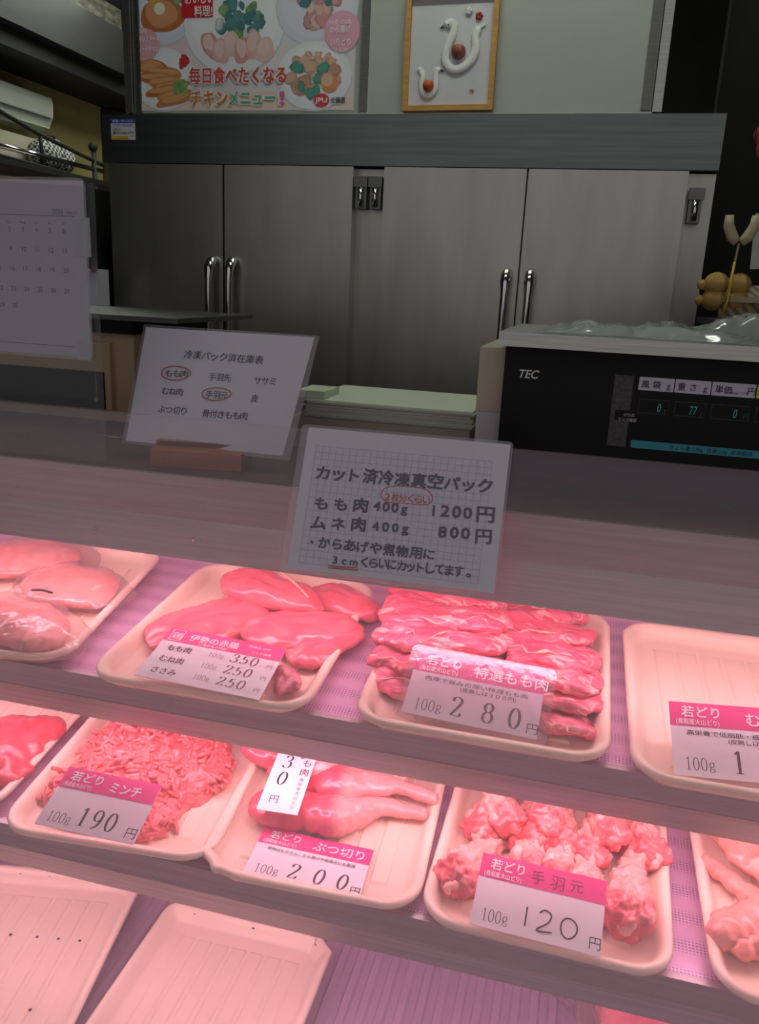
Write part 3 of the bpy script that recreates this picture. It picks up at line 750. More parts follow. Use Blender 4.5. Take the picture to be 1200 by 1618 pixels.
def tray(row, cx, yf, w, l, yaw, label, lift=.004, hgt=.026, r=.055, bites=(), chamfer=None, holes=(), ribs=7):
    """cx, yf: middle of the front rim"""
    n = NRM[row]; t = math.asin(-n.y)
    base = Matrix.Translation(ROW[row]+n*lift) @ Matrix.Rotation(t, 4, 'X')
    yl = (yf-ROW[row].y)/cos(t)
    mw = base @ Matrix.Translation((cx, yl, 0)) @ Matrix.Rotation(R(yaw), 4, 'Z') @ Matrix.Translation((0, l/2, 0))
    O = rim_outline(w, l, r, 8, bites, chamfer); k = len(O)
    nrm = []
    for i in range(k):
        d = O[(i+1)%k]-O[i-1]; nrm.append(Vector((d.y, -d.x)).normalized() if d.length > 0 else Vector((1,0)))
    V, F = [], []
    prof = [(-.022, 0), (-.016, .004), (-.009, hgt-.010), (-.0015, hgt-.009), (0, hgt-.004), (-.003, hgt), (-.008, hgt+.0008), (-.013, hgt-.001), (-.018, hgt-.008), (-.024, .006), (-.030, .0035)]
    for off, z in prof:
        for i in range(k):
            p = O[i]+nrm[i]*off; V.append((p.x, p.y, z))
    for j in range(len(prof)-1):
        for i in range(k):
            i2 = (i+1) % k; F.append((j*k+i, j*k+i2, (j+1)*k+i2, (j+1)*k+i))
    F.append(tuple(range(k-1, -1, -1)))
    F.append(tuple((len(prof)-1)*k+i for i in range(k)))
    e = empty('meat_tray', label, 'tray', mw, group='cream plastic meat trays')
    mesh('tray_shell', V, F, M_TRAY, e, True)
    # raised long ribs of the floor
    iw = w-.10; st_ = iw/ribs; bm = bmesh.new()
    for i in range(ribs):
        x = -iw/2+st_*(i+.5); hw = st_*.42
        v = [(x-hw,-l/2+.055,.0036),(x+hw,-l/2+.055,.0036),(x+hw,l/2-.055,.0036),(x-hw,l/2-.055,.0036)]
        u_ = [(x-hw+.003,-l/2+.060,.0058),(x+hw-.003,-l/2+.060,.0058),(x+hw-.003,l/2-.060,.0058),(x-hw+.003,l/2-.060,.0058)]
        a = [bm.verts.new(q) for q in v]; b_ = [bm.verts.new(q) for q in u_]; bm.faces.new(b_)
        for q in range(4): bm.faces.new((a[q], a[(q+1)%4], b_[(q+1)%4], b_[q]))
    bmobj('floor_ribs', bm, M_TRAY, e)
    for hx, hy in holes:
        V2 = [(hx+.0028*cos(q), hy+.0028*sin(q), .0062+(hgt-.012 if abs(hy) > l/2-.03 else 0)) for q in [j*pi/5 for j in range(10)]]
        V2 += [(x_, y_, z_-.001) for x_, y_, z_ in V2]
        mesh('drain_hole', V2, [tuple(range(10))]+[(j, j+10, (j+1)%10+10, (j+1)%10) for j in range(10)], M_INK, e)
    return e
TL = .43
tray(1, -.915, .976, .355, TL, 7, 'cream tray on the upper shelf holding plastic-wrapped meat packs')
tray(1, -.511, .972, .355, TL, .6, 'cream tray on the upper shelf holding pink breast fillets')
tray(1, -.093, .980, .358, TL, .0, 'cream tray on the upper shelf holding a stack of thigh meat', bites=[(-.181,-.165,.010)])
tray(1, .290, .968, .358, TL, .8, 'empty cream tray at the right end of the upper shelf')
tray(2, -1.000, .903, .350, TL, 4, 'cream tray on the lower shelf holding dark red meat')
tray(2, -.627, .901, .350, TL, 4.3, 'cream tray on the lower shelf heaped with minced meat')
tray(2, -.310, .903, .334, TL, 2.2, 'cream tray with a chipped front corner holding bone-in legs', bites=[(-.176,-.226,.046),(-.118,-.232,.024)])
tray(2, .024, .899, .336, TL, -1.2, 'cream tray on the lower shelf holding drumettes')
tray(2, .418, .897, .362, TL, 1.0, 'cream tray on the lower shelf holding chicken wings')
tray(3, -.497, .752, .338, .43, .5, 'empty cream tray on the bottom deck with a cut rear corner', chamfer='br', r=.032, holes=[(-.11,.200),(0.01,.198),(.135,.195)], lift=.012)
tray(3, -.842, .765, .36, .43, 11, 'empty cream tray with many drain holes at the left of the bottom deck', holes=[(-.13,.2),(-.07,.2),(-.01,.2),(.05,.2),(.11,.2),(.15,.195),(.03,.06),(.07,.06),(.11,.06),(.09,-.09),(-.02,.06)], lift=.012, r=.04)

# ------------------------------------------------------------------ price cards
def nearer(c, k): c = Vector(c); return c + (CAM-c)*k
def card_empty(c, ex, ey, label): return empty('price_card', label, 'price card', frame_matrix(c, ex, ey), group='magenta and white price cards')
def young(e, w, h, band=.33):
    sheet('card_sheet', w, h, .0012, M_PAPER, e)
    sheet('header_band', w, h*band, .0003, M_MAG, e, 0, h/2-h*band/2, .0004)
def young_text(e, w, h, band, title, tx, ts, price, note=None, note2=None, size=.30, tm=None, origin=True, titlebold=.012):
    z = .0009
    by = h/2-h*band
    write(e, '若どり', -w*.42, by+h*band*.42, h*band*.52, M_WHITEINK, 'l', .015, z=z)
    write(e, '(鳥取産大山どり)', -w*.46, by+h*band*.09, h*band*.26, M_WHITEINK, 'l', .01, width=w*.30, z=z)
    if title: write(e, title, tx*w, by+h*band*.22, ts*h, tm or M_WHITEINK, 'l', titlebold, z=z)
    if note: write(e, note, 0, by-h*.115, h*.075, M_INK, 'c', .008, width=w*.78)
    if note2: write(e, note2, w*.10, by-h*.20, h*.075, M_INK, 'c', .008, width=w*.42)
    numerals(e, '100g', -w*.42, -h*.42, h*.17, M_INK, .56, .9, .02)
e = card_empty((-.1056,1.0520,.897), (.999,-.016,-.03), (.028,.878,.478), 'price card in a clear sleeve reading 280 in front of the thigh stack'); w, h = .190, .109
young(e, w, h, .33); young_text(e, w, h, .33, '特選もも肉', -.04, .20, '280', '肉厚で旨みの深い特選もも肉', '(皮無しは３００円)')
numerals(e, '2', -w*.15, -h*.42, h*.30, M_INK); numerals(e, '8', w*.085, -h*.42, h*.30, M_INK); numerals(e, '0', w*.28, -h*.42, h*.30, M_INK); write(e, '円', w*.41, -h*.43, h*.17, M_INK)
sheet('clear_sleeve', w*1.13, h*1.17, .0018, film('sleeve_film', (.98,.96,.97), gloss=.05, rough=.16, haze=.10, hazecol=(.95,.9,.92), bump=(55,.35)), e, .002, -.0005, .0026, .010)
e = card_empty(nearer((-.5155,1.0583,.8738), .030), (.997,.05,-.057), (-.038,.981,.192), 'price card with three prices lying on the breast fillets'); w, h = .192, .124
young(e, w, h, .27)
pen(e, [(-w*.46,h*.25),(-w*.46,h*.47),(-w*.36,h*.47),(-w*.36,h*.25),(-w*.46,h*.25)], .0006, M_WHITEINK, z=.0009, smooth=False); write(e, '鶏', -w*.455, h*.29, h*.15, M_WHITEINK, z=.0009)
write(e, '伊勢の赤鶏', -w*.30, h*.31, h*.145, M_WHITEINK, 'l', .012, z=.0009, width=w*.42); write(e, '(三重県産の地鶏)', -w*.20, h*.245, h*.05, M_WHITEINK, 'l', 0, z=.0009)
write(e, '鶏舎は 山の', w*.20, h*.39, h*.055, M_WHITEINK, z=.0009); write(e, 'つくり飼育', w*.24, h*.28, h*.055, M_WHITEINK, z=.0009)
for i, (nm, pc) in enumerate((('もも肉','350'),('むね肉','250'),('ささみ','250'))):
    y = h*.06-h*.225*i; xo = 0
    write(e, nm, -w*.42, y, h*.125, M_BROWNINK, 'l', .02, width=w*.20); numerals(e, '100g', -w*.07, y+h*.01, h*.095, M_BROWNINK, .56, .9, .02)
    numerals(e, pc, w*.12, y-h*.01, h*.16, M_BROWNINK, .78, 1.1, .05, slant=.08); write(e, '円', w*.42, y, h*.08, M_BROWNINK)
ex = Vector((.985,.06,.062)); bl = on(1, 1066, 1224, .012); w, h = .185, .104; ey = Vector((-.03,.80,.60)); ey = (ey-ex.normalized()*ey.dot(ex.normalized())).normalized()
e = card_empty(bl+ex.normalized()*w/2+ey*h/2, ex, ey, 'price card standing in the empty upper-shelf tray'); young(e, w, h, .33)
young_text(e, w, h, .33, 'むね肉', .02, .20, '190', '高栄養で低脂肪・疲労回復効果', '(皮無しは２３０円)'); numerals(e, '1', -w*.10, -h*.42, h*.30, M_INK); numerals(e, '9', w*.10, -h*.42, h*.30, M_INK); numerals(e, '0', w*.28, -h*.42, h*.30, M_INK); write(e, '円', w*.41, -h*.43, h*.17, M_INK)
e = card_empty(nearer((-.6459,.9356,.6709),.028), (.997,.069,-.046), (0,.94,.341), 'price card reading 190 stuck in the minced meat'); w, h = .153, .100
young(e, w, h, .35); young_text(e, w, h, .35, None, 0, 0, '190'); write(e, 'ミンチ', 0, h*.22, h*.20, M_WHITEINK, 'l', .02, z=.0009, width=w*.32)
numerals(e, '190', -w*.13, -h*.40, h*.30, M_INK, .72, 1); write(e, '円', w*.37, -h*.42, h*.19, M_INK)
e = card_empty(nearer((-.3207,.9735,.6190), .012), (.998,.05,-.042), (-.048,.998,.06), 'price card reading 200 lying flat below the bone-in legs'); w, h = .173, .099
young(e, w, h, .33); young_text(e, w, h, .33, 'ぶつ切り', -.02, .21, '200', '煮物はもちろん、から揚げや塩焼きにも最適')
for q, xx in (('2',-.14),('0',.08),('0',.28)): numerals(e, q, w*xx, -h*.40, h*.29, M_INK, slant=.1)
write(e, '円', w*.40, -h*.43, h*.17, M_INK)
e = card_empty(nearer((.0153,.9578,.6487),.022), (.999,-.05,.012), (.038,.873,.486), 'price card with handwritten 120 leaning on the drumettes'); w, h = .169, .097
young(e, w, h, .33); young_text(e, w, h, .33, None, 0, 0, '120')
write(e, '手羽元', -w*.09, h*.24, h*.21, mat('dark_red_marker', (.28,.01,.07), .5), jitter=.7, track=.28, z=.0009)
for pts in ([(-.08,-.10),(-.08,-.36)], [(.02,-.14),(.06,-.09),(.11,-.14),(.09,-.25),(.01,-.37),(.13,-.36)]):
    pen(e, [(a*w, b_*h) for a, b_ in pts], .0011, M_INK, smooth=len(pts) > 2)
pen(e, [(x_, y_) for x_, y_ in ring_pts(w*.25, -h*.25, w*.062, h*.13, 1.6, 2*pi+1.75)], .0011, M_INK); write(e, '円', w*.40, -h*.42, h*.18, M_INK)
# upright card lying on the legs, its head under the shelf lip
BLp, BRp, TRp = on(2,405,1278,.060), on(2,470,1288,.060), on(2,502,1200,.078)
ex = (BRp-BLp); w = ex.length; ex.normalize(); ey = (TRp-BRp); ey = (ey-ex*ey.dot(ex)).normalized(); h = .165
e = card_empty((BLp+BRp)/2+ey*h/2, ex, ey, 'upright white price card with a vertical 30 resting on the bone-in legs'); sheet('card_sheet', w, h, .0012, M_PAPER, e)
for q, yy in (('1',.24),('3',.02),('0',-.19)): numerals(e, q, -w*.28, h*yy, h*.16, M_INK, slant=.08, sx=1.1)
write(e, '円', -w*.30, -h*.40, h*.10, M_INK)
for i, q in enumerate('骨付もも肉'): write(e, q, w*.20, h*.42-h*.115*i, h*.10, M_BROWNINK, bold=.01)
for i, q in enumerate('鳥取産大山どり'): write(e, q, w*.26, -h*.115-h*.055*i, h*.045, M_BROWNINK)

# ------------------------------------------------------------------ meat
def rowframe(row, px, py, h, yaw=0):
    n = NRM[row]; t = math.asin(-n.y)
    return Matrix.Translation(on(row, px, py, h)) @ Matrix.Rotation(t, 4, 'X') @ Matrix.Rotation(R(yaw), 4, 'Z')
random.seed(21)
# breast fillets
def fillet(px, py, h, yaw, l, w, t, label, m=M_BREAST, seed=0, tilt=0):
    mw = rowframe(1, px, py, h, yaw) @ Matrix.Rotation(R(tilt), 4, 'X')
    pr_ = [((-.18*l,0,0),(.34*l,.50*w,t*.5),(0,0,0)), ((.12*l,.02*w,0),(.36*l,.42*w,t*.46),(0,0,.1)), ((.34*l,.05*w,-.1*t),(.18*l,.22*w,t*.32),(0,.1,.2)), ((-.05*l,-.22*w,.1*t),(.36*l,.20*w,t*.42),(.3,0,.05))]
    def rid(co, n):
        q = co.y/w*9+co.x/l*2
        return .0008*sin(q*3+NZ.noise(co*40)*3)
    o = organic('breast_fillet', pr_, m, mw, vox=.0045, amp=.004, freq=22, seed=seed, ridges=rid, flat=-t*.5)
    tag(o, label, 'chicken fillet', 'breast fillets in the second upper tray'); return o
fillet(338, 985, .026, 58, .235, .150, .044, 'large pale breast fillet at the left of the second upper tray', seed=1)
b = fillet(428, 935, .046, -20, .215, .105, .052, 'long red breast fillet lying across the back of the second upper tray', seed=2)
V, F = tube_geo(spl([(-.095,.016,.0235),(-.045,.033,.0285),(.0,.026,.0285),(.05,.010,.0265),(.09,-.004,.0185)], 6), .0022, 6)
mesh('fat_seam', [(v[0], v[1], v[2]) for v in V], F, M_FAT, b, True)['label'] = 'pale fat seam along the fillet'
fillet(478, 996, .030, 20, .20, .125, .040, 'folded breast fillet in the middle of the second upper tray', seed=3)
fillet(520, 1018, .022, 62, .165, .085, .032, 'purplish breast fillet at the right edge of the second upper tray', seed=4)
fillet(545, 952, .026, -25, .15, .095, .040, 'short breast fillet in the back right corner of the second upper tray', seed=5)
sk = organic('skin_scrap', [((0,0,0),(.018,.030,.012),(0,0,.4)), ((.012,-.02,0),(.014,.018,.010),(0,0,0)), ((-.008,-.035,0),(.010,.015,.008),(0,0,0))], meat_mat('dark_skin', (.55,.10,.14), (.74,.24,.28), (.88,.52,.48), .4, 60, (1,1,1), .3, .6), rowframe(1, 452, 1070, .022, 20), vox=.0035, amp=.006, freq=70, seed=8, flat=-.012)
tag(sk, 'dark scrap of skin poking out right of the three-price card', 'chicken skin')
# thigh stack
def thigh(px, py, h, yaw, l, w, t, label, seed, tilt=-8):
    mw = rowframe(1, px, py, h, yaw) @ Matrix.Rotation(R(tilt), 4, 'X')
    rr = random.Random(seed); g_ = lambda a: rr.uniform(-a, a)
    pr_ = [((0,0,0),(.50*l,.44*w,t*.40),(g_(.15),0,g_(.1))), ((-.26*l,g_(.12)*w,t*.12),(.24*l,.40*w,t*.36),(.25,0,.25+g_(.2))), ((.24*l,g_(.12)*w,t*.10),(.25*l,.42*w,t*.36),(-.15,.08,g_(.3))),
           ((.40*l,.10*w,-.04*t),(.13*l,.30*w,t*.30),(0,0,.3)), ((-.42*l,.02*w,-.05*t),(.11*l,.34*w,t*.30),(0,0,-.3)), ((g_(.2)*l,-.36*w,t*.12),(.36*l,.13*w,t*.26),(0,0,g_(.15)))]
    def rid(co, n):
        q = NZ.noise(Vector((co.x*14, co.y*60, seed*3.3)))
        v = NZ.noise(Vector((co.x*9, co.y*34, seed*1.7+4)))
        return (.0062*q - .012*max(0, v-.10))*(1 if n.z > -.2 else .3)
    o = organic('chicken_thigh', pr_, M_THIGH, mw, vox=.0035, amp=.005, freq=30, seed=seed, ridges=rid)
    tag(o, label, 'chicken thigh', 'folded thigh pieces stacked in the third upper tray')
    # a rolled pale fat edge along the fold
    y0 = -.36*w; pts = [(-.42*l+.84*l*i/9, y0+(NZ.noise(Vector((i*.9,seed*1.3,0)))*.45+.22*abs(i/9-.5))*w*.9, t*(.46+.15*NZ.noise(Vector((i*.9,seed,5))))-abs(i/9-.5)*t*.5) for i in range(10)]
    pts = [Vector(p) for p in pts]; P2 = []
    for i in range(9):
        for k in range(3): P2.append(pts[i].lerp(pts[i+1], k/3))
    P2.append(pts[-1])
    V, F = tube_geo(P2, [.0006+.0060*max(0, NZ.noise(Vector((i*.33, seed*2.0, 1)))+.12)*math.sin(pi*i/(len(P2)-1)) for i in range(len(P2))], 7)
    mesh('fat_edge', V, F, M_FAT, o, True)['label'] = 'pale fat along the fold'
    return o
rowsL = [(712,940,.050,.205,.15),(706,974,.054,.21,.155),(702,1008,.050,.205,.15),(692,1046,.036,.20,.14),(662,1084,.020,.15,.11)]
rowsR = [(856,966,.032,.15,.12),(862,998,.040,.155,.125),(866,1030,.041,.155,.125),(874,1064,.036,.145,.115),(884,1100,.026,.125,.10),(880,1140,.016,.115,.085)]
nm = ['backmost','second','third','fourth','fifth','frontmost']
for i, (px, py, h, l, w_) in enumerate(rowsL): thigh(px, py, h, random.uniform(-10,12), l, w_, .046 if i < 4 else .032, nm[i if i < 4 else 5]+' folded thigh piece in the left column of the stack', 11+i)
for i, (px, py, h, l, w_) in enumerate(rowsR): thigh(px, py, h, random.uniform(-14,4)-4, l, w_, .040 if i < 4 else .028, nm[i]+' folded thigh piece in the right column of the stack', 31+i)
# wrapped packs in the first tray
def pack(row, px, py, h, yaw, sx, sy, sz, label, m, seed, grp=None):
    n = NRM[row]; mw = rowframe(row, px, py, h, yaw)
    e = empty('wrapped_pack', label, 'meat pack', mw, group=grp)
    organic('meat', [((0,0,0),(sx*.42,sy*.40,sz*.42),(0,0,0)), ((-.2*sx,.1*sy,0),(sx*.24,sy*.28,sz*.40),(0,0,.4)), ((.2*sx,-.05*sy,0),(sx*.26,sy*.30,sz*.36),(0,0,-.3))], m, None, e, vox=.005, amp=.005, freq=26, seed=seed)
    organic('clear_film', [((0,0,0),(sx*.50,sy*.47,sz*.50),(0,0,0)), ((-.3*sx,.1*sy,-.1*sz),(sx*.28,sy*.3,sz*.36),(0,0,.4)), ((.3*sx,0,-.1*sz),(sx*.3,sy*.34,sz*.36),(0,0,-.3))], M_WRAP, None, e, vox=.006, amp=.006, freq=20, seed=seed+5)
    return e
pack(1, 40, 882, .034, 20, .24, .19, .055, 'wrapped pale pack at the back of the leftmost upper tray', M_PALE, 3, 'wrapped packs in the first upper tray')
pack(1, 112, 925, .030, -10, .23, .18, .050, 'wrapped round pale pack at the right of the leftmost upper tray', M_PALE, 4, 'wrapped packs in the first upper tray')
pk = pack(1, 22, 985, .034, -8, .26, .17, .056, 'glossy wrapped pack at the front of the leftmost upper tray', M_PALE, 6, 'wrapped packs in the first upper tray')
tube('twist_tie', [(-.03,.074,.022),(-.01,.076,.026),(.012,.078,.024)], .0022, M_INK, pk, 6)
# dark red meat, lower left
o = organic('red_meat_piece', [((0,0,0),(.075,.085,.028),(0,0,0)), ((.05,.03,.0),(.05,.04,.022),(0,0,.4)), ((-.04,-.05,.0),(.06,.05,.024),(0,0,0)), ((.03,-.06,-.004),(.04,.04,.018),(0,0,0))], M_LIVER, rowframe(2, 5, 1178, .030, 20), vox=.0045, amp=.007, freq=30, seed=4, flat=-.022)
tag(o, 'dark red meat mass in the leftmost lower tray', 'meat')
# minced meat: a heap of strands nobody could count
mf = rowframe(2, 228, 1230, .010, 4)
HS = [((-.01,.03,0),(.115,.125,.055),(0,0,0)), ((-.03,-.05,-.005),(.10,.085,.048),(0,0,.2)), ((.07,.03,-.005),(.07,.10,.045),(0,0,0)), ((.05,-.09,-.005),(.05,.05,.030),(0,0,0)), ((-.09,-.06,-.005),(.05,.06,.035),(0,0,0))]
heap = organic('minced_meat', HS, M_MINCE, mf, vox=.005, amp=.008, freq=55, seed=9, flat=0.0)
tag(heap, 'heap of pink minced chicken in the lower tray behind the 190 card', 'minced meat', kind='stuff')
rr = random.Random(5); hv = [v for v in heap.data.vertices if v.co.z > .006]; V, F = [], []
for i in range(900):
    v = rr.choice(hv); p = v.co.copy(); n = v.normal
    an = NZ.noise(p*22)*7+rr.gauss(0,.35)
    d = Vector((cos(an), sin(an), rr.gauss(0,.3))); d = (d-n*d.dot(n)).normalized()
    pts = []; L_ = rr.randint(3, 6); up = rr.random()*.0025
    for k in range(L_):
        pts.append(p+n*(up-.0012*abs(k-L_/2))); d = (d+Vector((rr.gauss(0,.25), rr.gauss(0,.25), rr.gauss(0,.15)))).normalized(); p = p+d*.0055
    pts = [q for q in pts if q.z > 0.0]
    if len(pts) < 3: continue
    rad = rr.uniform(.0028,.0042); v2, f2 = tube_geo(pts, [rad*.85]+[rad]*(len(pts)-2)+[rad*.85], 6); b_ = len(V); V += v2; F += [tuple(q+b_ for q in f) for f in f2]
s = mesh('mince_strands', V, F, M_MINCE, heap, True); s['kind'] = 'stuff'
# bone-in legs
def leg(px, py, h, yaw, label, seed, k=1.0, skinx=.01):
    mw = rowframe(2, px, py, h, yaw)
    pr_ = [((-.075*k,0,0),(.075*k,.042*k,.026*k),(0,0,.05)), ((-.005*k,-.012*k,.004),(.052*k,.040*k,.030*k),(0,0,.15)), ('limb', [((.01*k,-.006*k,0),.031*k),((.055*k,.010*k,0),.024*k),((.085*k,.020*k,0),.016*k),((.115*k,.018*k,0),.0125*k),((.150*k,.012*k,0),.0125*k)]), ((-.11*k,.02*k,0),(.04*k,.03*k,.020*k),(0,0,.3))]
    def msk(co):
        return (co.x/k-skinx)*60+NZ.noise(co*30)*.8+.5
    def rid(co, n): return .0006*sin(NZ.noise(co*200)*6) if co.x > skinx*k else 0
    o = organic('drumstick', pr_, M_LEG, mw, vox=.0035, amp=.004, freq=34, seed=seed, ridges=rid, mask=msk, flat=-.026*k)
    V, F = tube_geo([(.148*k,.0125*k,0),(.157*k,.0113*k,0)], .0095*k, 12); mesh('shank_bone', V, F, M_BONE, o, True)['label'] = 'cut bone end of the shank'
    tag(o, label, 'chicken leg', 'bone-in legs in the chipped tray'); return o
leg(528, 1284, .030, 11, 'bone-in chicken leg lying nearest the flat 200 card', 1, .92, .0)
leg(548, 1236, .040, -3, 'bone-in chicken leg lying behind the nearest one', 2, .95, .0)
leg(505, 1203, .050, -4, 'bone-in chicken leg at the back, half under the shelf lip', 3, .95, .0)
# drumettes
def drumette(px, py, h, yaw, label, seed, k=1.0, pitch=0, end=True):
    """meaty joint end at -y, narrow end at +y"""
    mw = rowframe(2, px, py, h, yaw) @ Matrix.Rotation(R(pitch), 4, 'X')
    pr_ = [((0,-.018*k,0),(.027*k,.034*k,.024*k),(0,0,0)), ('limb', [((0,-.005*k,0),.024*k),((0,.025*k,0),.017*k),((.004*k,.055*k,0),.013*k),((.006*k,.07*k,0),.015*k)]), ((.012*k,-.030*k,.004*k),(.018*k,.018*k,.014*k),(0,0,.4)), ((-.016*k,-.028*k,-.002),(.014*k,.018*k,.014*k),(0,0,0))]
    def msk(co): return (co.y/k+.018)*70+NZ.noise(co*45)*1.4+.4
    o = organic('drumette', pr_, M_DRUM, mw, vox=.0030, amp=.0080, freq=80, seed=seed, mask=msk)
    if end:
        b_ = organic('joint_bone', [((0,0,0),(.008*k,.007*k,.009*k),(0,0,0)), ((.006*k,.002,.006*k),(.005*k,.006*k,.006*k),(0,0,0))], M_BONE, Matrix.Translation((.002,-.047*k,.003)), o, vox=.0013, amp=.0012, freq=90, seed=seed, smooth=5)
        b_['label'] = 'pale bone joint'
    tag(o, label, 'drumette', 'drumettes in the lower tray'); return o
nmD = ['leftmost','second from left','middle','second from right','rightmost']
for i, (px, py, yw) in enumerate(((775,1290,-18),(838,1306,4),(885,1312,0),(935,1328,-8),(1008,1322,18))):
    drumette(px, py, .034, yw, nmD[i]+' drumette in the back row, joint end forward', 50+i, 1.12 if i != 4 else 1.2)
for i, (px, py, yw, lb) in enumerate(((790,1276,30,'left'),(868,1282,-10,'middle'),(960,1296,10,'right'))):
    drumette(px, py, .058, yw, lb+' drumette piled on top at the back, under the shelf lip', 60+i, 1.0, end=False)
drumette(745, 1366, .024, -24, 'drumette at the left end of the front row beside the 120 card', 70, 1.25)
drumette(836, 1352, .030, 8, 'drumette behind the upper left part of the 120 card', 71, 1.05, end=False)
drumette(882, 1366, .030, -6, 'drumette behind the middle of the 120 card', 72, 1.05, end=False)
drumette(925, 1392, .030, 3, 'drumette behind the right part of the 120 card', 73, 1.05, end=False)
drumette(992, 1415, .030, -6, 'drumette lying right of the 120 card, alone in the tray', 74, 1.30)
# wings
def wing(px, py, h, yaw, chain, label, seed, extra=()):
    mw = rowframe(2, px, py, h, yaw)
    k_ = .90; chain = [(Vector(p_)*k_, q_*k_) for p_, q_ in chain]; extra = [(Vector(c_)*k_, tuple(v*k_ for v in r_), a_) for c_, r_, a_ in extra]
    o = organic('chicken_wing', [('limb', chain)]+list(extra), M_SKIN, mw, vox=.0036, amp=.0035, freq=48, seed=seed, ridges=lambda co, n: .0012*sin(co.x*260+NZ.noise(co*50)*3), flat=-.02)
    tag(o, label, 'chicken wing', 'wings in the last lower tray'); return o
wing(1172, 1345, .040, -60, [((-.06,0,0),.020),((-.01,.004,0),.028),((.05,0,0),.014),((.075,-.006,0),.006)], 'pointed wing at the back left of the last lower tray', 1, [((0,.005,0),(.055,.034,.016),(0,0,0))])
wing(1176, 1408, .026, -38, [((-.07,.01,0),.013),((-.02,0,0),.015),((.03,.0,0),.018),((.08,.012,0),.016)], 'slim wing folded along the left of the last lower tray', 2)
wing(1188, 1456, .030, 40, [((-.055,0,0),.026),((-.01,.002,0),.028),((.05,.010,0),.022),((.09,.03,0),.018)], 'plump wing at the front of the last lower tray', 3, [((-.03,0,0),(.045,.038,.022),(0,0,0))])
wing(1232, 1400, .040, 75, [((-.05,0,0),.022),((.0,.004,0),.028),((.06,0,0),.020)], 'wing at the right of the last lower tray behind the plump one', 4)
wing(1222, 1496, .028, 20, [((-.05,0,0),.016),((.0,.004,0),.024),((.05,0,0),.020)], 'short wing at the front right corner of the last lower tray', 5)
# wrapped pack on the deck
e = pack(3, 1035, 1618, .045, 8, .23, .16, .08, 'wrapped pack of red meat on the bottom deck', meat_mat('red_pack_meat', (.70,.10,.14), (.86,.24,.26), (.93,.62,.58), .6, 30), 14)
inv = e.matrix_world.inverted(); apx = inv @ on(3, 950, 1640, .050); fa, fb = inv @ on(3, 866, 1566, .055), inv @ on(3, 952, 1572, .085)
V, F = [], []; NP = 14
for i in range(NP):
    t_ = i/(NP-1); p_ = fa.lerp(fb, t_)+Vector((0, .012*sin(t_*3), .010*(-1)**i)); m_ = apx.lerp(p_, .5)+Vector((0,0,.004*(-1)**i))
    V += [p_, m_, apx+Vector((.004*t_, 0, .003*(-1)**i))]
for i in range(NP-1): F += [(3*i, 3*i+1, 3*i+4, 3*i+3), (3*i+1, 3*i+2, 3*i+5, 3*i+4)]
mesh('film_tail', V, F, M_WRAP, e, True)

# ================================================================== signs
# handwritten sheet hung on the front glass
w, h = .297, .210
A = empty('laminated_sign', 'laminated handwritten price sheet hanging on the front glass', 'sign', frame_matrix((-.233,1.0365,1.161), (.999,.030,0), (.0,.426,.905)))
sheet('paper', w*.955, h*.955, .0006, thin_paper('graph_paper', (.86,.82,.85), .08), A, .003, .001, 0)
sheet('laminate', w, h, .0012, M_LAM, A, 0, 0, .0013, .006)
GL = mat('graph_line', (.44,.42,.56), .6)
for i in range(26): x_ = -w*.415+i*w*.83/25; pen(A, [(x_, -h*.43), (x_, h*.36)], .00028, GL, .0004, 'grid_lines', False)
for i in range(19): y_ = -h*.43+i*h*.79/18; pen(A, [(-w*.415, y_), (w*.415, y_)], .00028, GL, .0004, 'grid_lines', False)
def SA(px, py):   # photo pixel -> sign plane
    p = A.matrix_world.inverted() @ onp(px, py, A.matrix_world.translation, A.matrix_world.to_3x3().col[2]); return p.x, p.y
bpy.context.view_layer.update()
def hand(s, px0, py0, px1, py1, size, m=M_GREYINK, bold=.035, jit=.8, e_=None, S_=SA):
    e_ = e_ or A; UID[0] += 1
    (x0, y0), (x1, y1) = S_(px0, py0), S_(px1, py1); n = len(s); rot = math.atan2(y1-y0, x1-x0); d = math.hypot(x1-x0, y1-y0)
    for i, ch in enumerate(s):
        if ch == ' ': continue
        V, F = text_geo(ch, bold, 0); cx0 = min(v.x for v in V); cx1 = max(v.x for v in V); cm = (cx0+cx1)/2
        t = (i+.5)/n; x_, y_ = x0+(x1-x0)*t, y0+(y1-y0)*t; r_ = rot+random.uniform(-1,1)*.07*jit
        sz = size*(1+random.uniform(-1,1)*.08*jit); sx = min(1.15, (d/n)*.95/max(.2, (cx1-cx0))/sz) if cx1-cx0 > .3 else 1
        put(e_, m, [Vector((x_+((v.x-cm)*sx*cos(r_)-v.y*sin(r_))*sz, y_+((v.x-cm)*sx*sin(r_)+v.y*cos(r_))*sz, .0006+v.z)) for v in V], F, 'handwriting')
hand('カット済冷凍真空パック', 497, 755, 780, 778, .021)
hand('もも肉', 492, 803, 585, 808, .020); hand('400g', 588, 806, 646, 811, .017); hand('1200', 676, 814, 748, 820, .021); hand('円', 750, 822, 784, 824, .024)
hand('ムネ肉', 487, 834, 582, 838, .020); hand('400g', 586, 838, 648, 842, .017); hand('800', 690, 848, 745, 852, .021); hand('円', 748, 856, 780, 858, .022)
hand('・からあげや煮物用に', 482, 862, 688, 884, .0165); hand('3cm', 522, 890, 566, 894, .014); hand('くらいにカットしてます。', 568, 894, 748, 912, .0155)
pen(A, [SA(519,893), SA(540,896), SA(566,897)], .0009, M_REDPEN, .0007, 'red_underline'); pen(A, [SA(519,897), SA(540,899), SA(566,901)], .0009, M_REDPEN, .0007, 'red_underline')
hand('2枚分くらい', 606, 790, 680, 796, .013, M_REDPEN, .01)
